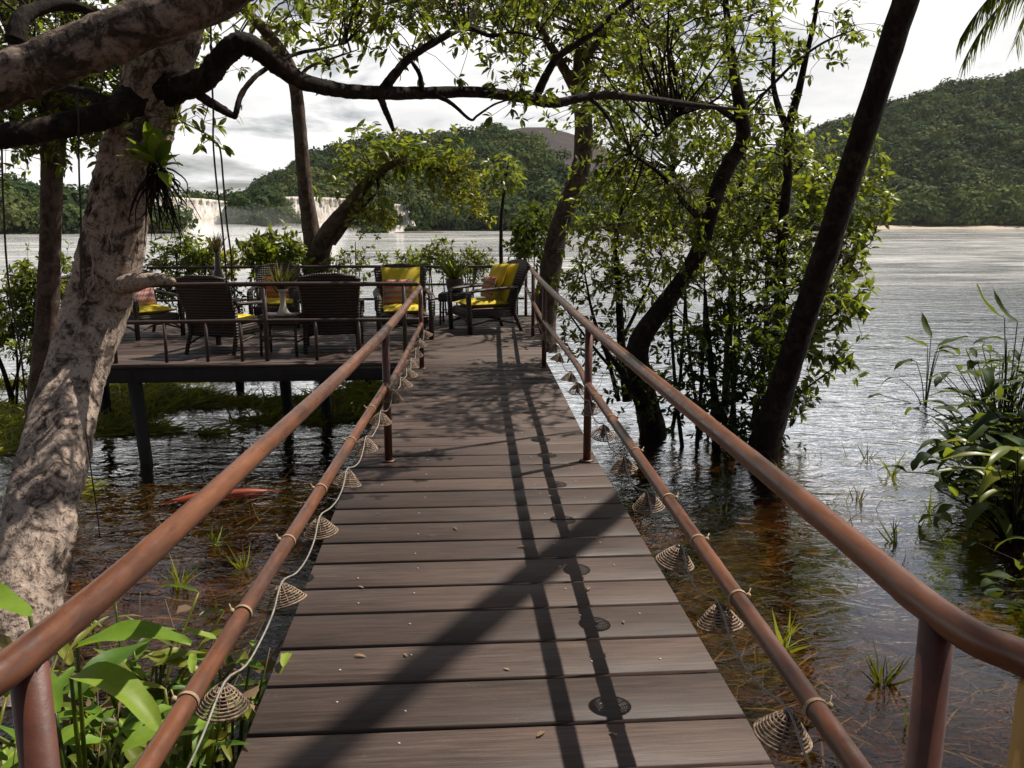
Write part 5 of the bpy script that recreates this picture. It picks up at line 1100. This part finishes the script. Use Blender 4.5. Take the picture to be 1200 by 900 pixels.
# --- small things
p0, p1 = atz(185, 584, WATER_Z + .03), atz(332, 570, WATER_Z + .02)
b = MB(); b.tube([p0 - (0, 0, .08), p0 * .7 + p1 * .3 - (0, 0, .035), p0 * .3 + p1 * .7 - (0, 0, .03), p1 - (0, 0, .06)], [.02, .05, .045, .008], 10, 6); tag(b.build('sunken_pole', M['canoe'], None, True), 'slim orange red pole lying at the water surface under the terrace edge', 'pole')
def vine(path, label, r=.006):
    b = MB(); P = pix(path); b.tube(P, r, 5, 6); tag(b.build('hanging_vine', M['vine'], None, True), label, 'vine', 'thin vines hanging from the trees')
vine([(247, 20, 5.4), (248, 80, 5.4), (250, 130, 5.4), (250, 168, 5.4), (254, 215, 5.4), (260, 262, 5.4), (264, 305, 5.4), (266, 345, 5.4)], 'long thin vine hanging right of the pale trunk, straight strand')
vine([(250, 165, 5.4), (258, 175, 5.4), (262, 215, 5.4), (266, 262, 5.4), (271, 300, 5.4), (272, 330, 5.4)], 'looped vine strand hanging beside the straight strand right of the pale trunk')
vine([(91, 108, 5.3), (92, 150, 5.3), (93, 210, 5.3), (95, 262, 5.3), (95, 330, 5.3)], 'thin vine hanging between slim tree and pale trunk')
vine([(2, 165, 5.2), (4, 240, 5.2), (10, 330, 5.2), (25, 420, 5.2), (30, 470, 5.2)], 'thin vine hanging at the left frame edge')
vine([(100, 540 - 40, 5.0), (108, 560, 5.0), (114, 600, 5.0), (117, 630, 5.0)], 'thin vine dangling over the water right of the trunk foot', .004)

# palm at the top right
pb = np.array([6.9, 8.6, -1.1]); pt = thing('palm_tree', pb); tag(pt, 'palm tree at the right with drooping fronds entering the top corner', 'tree')
top = at(1300, -62, 8.2) - pb
MB().tube([(0, 0, 0), (top[0] * .3 + .2, top[1] * .3, top[2] * .35), (top[0] * .7 + .15, top[1] * .7, top[2] * .7), top], [.16, .13, .11, .1], 12, 6).build('trunk', M['bark_brown'], pt, True)
for (ax, el, L) in ((pi + .05, .35, 1.45), (pi - .5, .2, 1.5), (pi + .5, .25, 1.5), (-1.2, .4, 2.0), (.3, .5, 2.0), (1.4, .5, 2.0), (pi + 1.0, -.1, 1.4), (pi - .9, .1, 1.6)):
    b = MB(); p = top.copy(); d = np.array([cos(ax) * cos(el), sin(ax) * cos(el), sin(el)]); P = [p.copy()]
    for k in range(14):
        p = p + d * L / 14; d = d + np.array([0, 0, -.13]); d /= np.linalg.norm(d); P.append(p.copy())
    P = np.array(P); b.tube(P, np.linspace(.018, .004, 15), 6, 2); Q, _ = catmull(P, np.zeros(15), 5); Q = Q[8:]
    T = np.gradient(Q, axis=0); T /= np.linalg.norm(T, axis=1)[:, None]; S = np.cross(T, [0, 0, 1.0]); S /= np.linalg.norm(S, axis=1)[:, None]
    for sg in (-1, 1):
        dd = S * sg * .45 + T * .5 + np.array([0, 0, -.95]) + rng.normal(size=Q.shape) * .08
        b.leaves(Q, dd, np.linspace(.5, .25, len(Q)), (BLADE[0] * np.array([1, 1.5, 1]), BLADE[1]), .2, 1.0)
    b.build('frond', M['leaf_dark'], pt)


# a few dry leaves lying on the boards
pos = np.stack([rng.uniform(-.78, .78, 26), rng.uniform(2.4, 9.5, 26), np.zeros(26)], -1); pos[:, 2] = [deck_z(y) + .006 for y in pos[:, 1]]
d = rng.normal(size=(26, 3)); d[:, 2] = .05
b = MB(); b.leaves(pos, d, rng.uniform(.025, .06, 26), LEAF, .1, 1.0)
tag(b.build('leaf_litter', M['leaf_dry'], kind='stuff'), 'few small dry leaves scattered on the boardwalk planks', 'leaf litter', kind='stuff')
# ------------------------------------------------------------------ thin river haze
hm = NT('haze_air'); hv = hm.n('ShaderNodeVolumePrincipled', {'Color': (0.93, 0.95, 0.97, 1), 'Density': 0.00003, 'Anisotropy': 0.1}).outputs[0]
b = MB(); b.box((0, 1200, 55), (5200, 3400, 130))
b.v[0][:, 2] = np.where(b.v[0][:, 2] < 0, -6.0, 150.0)
b.build('haze', hm.out(None, hv), None, kind='stuff')
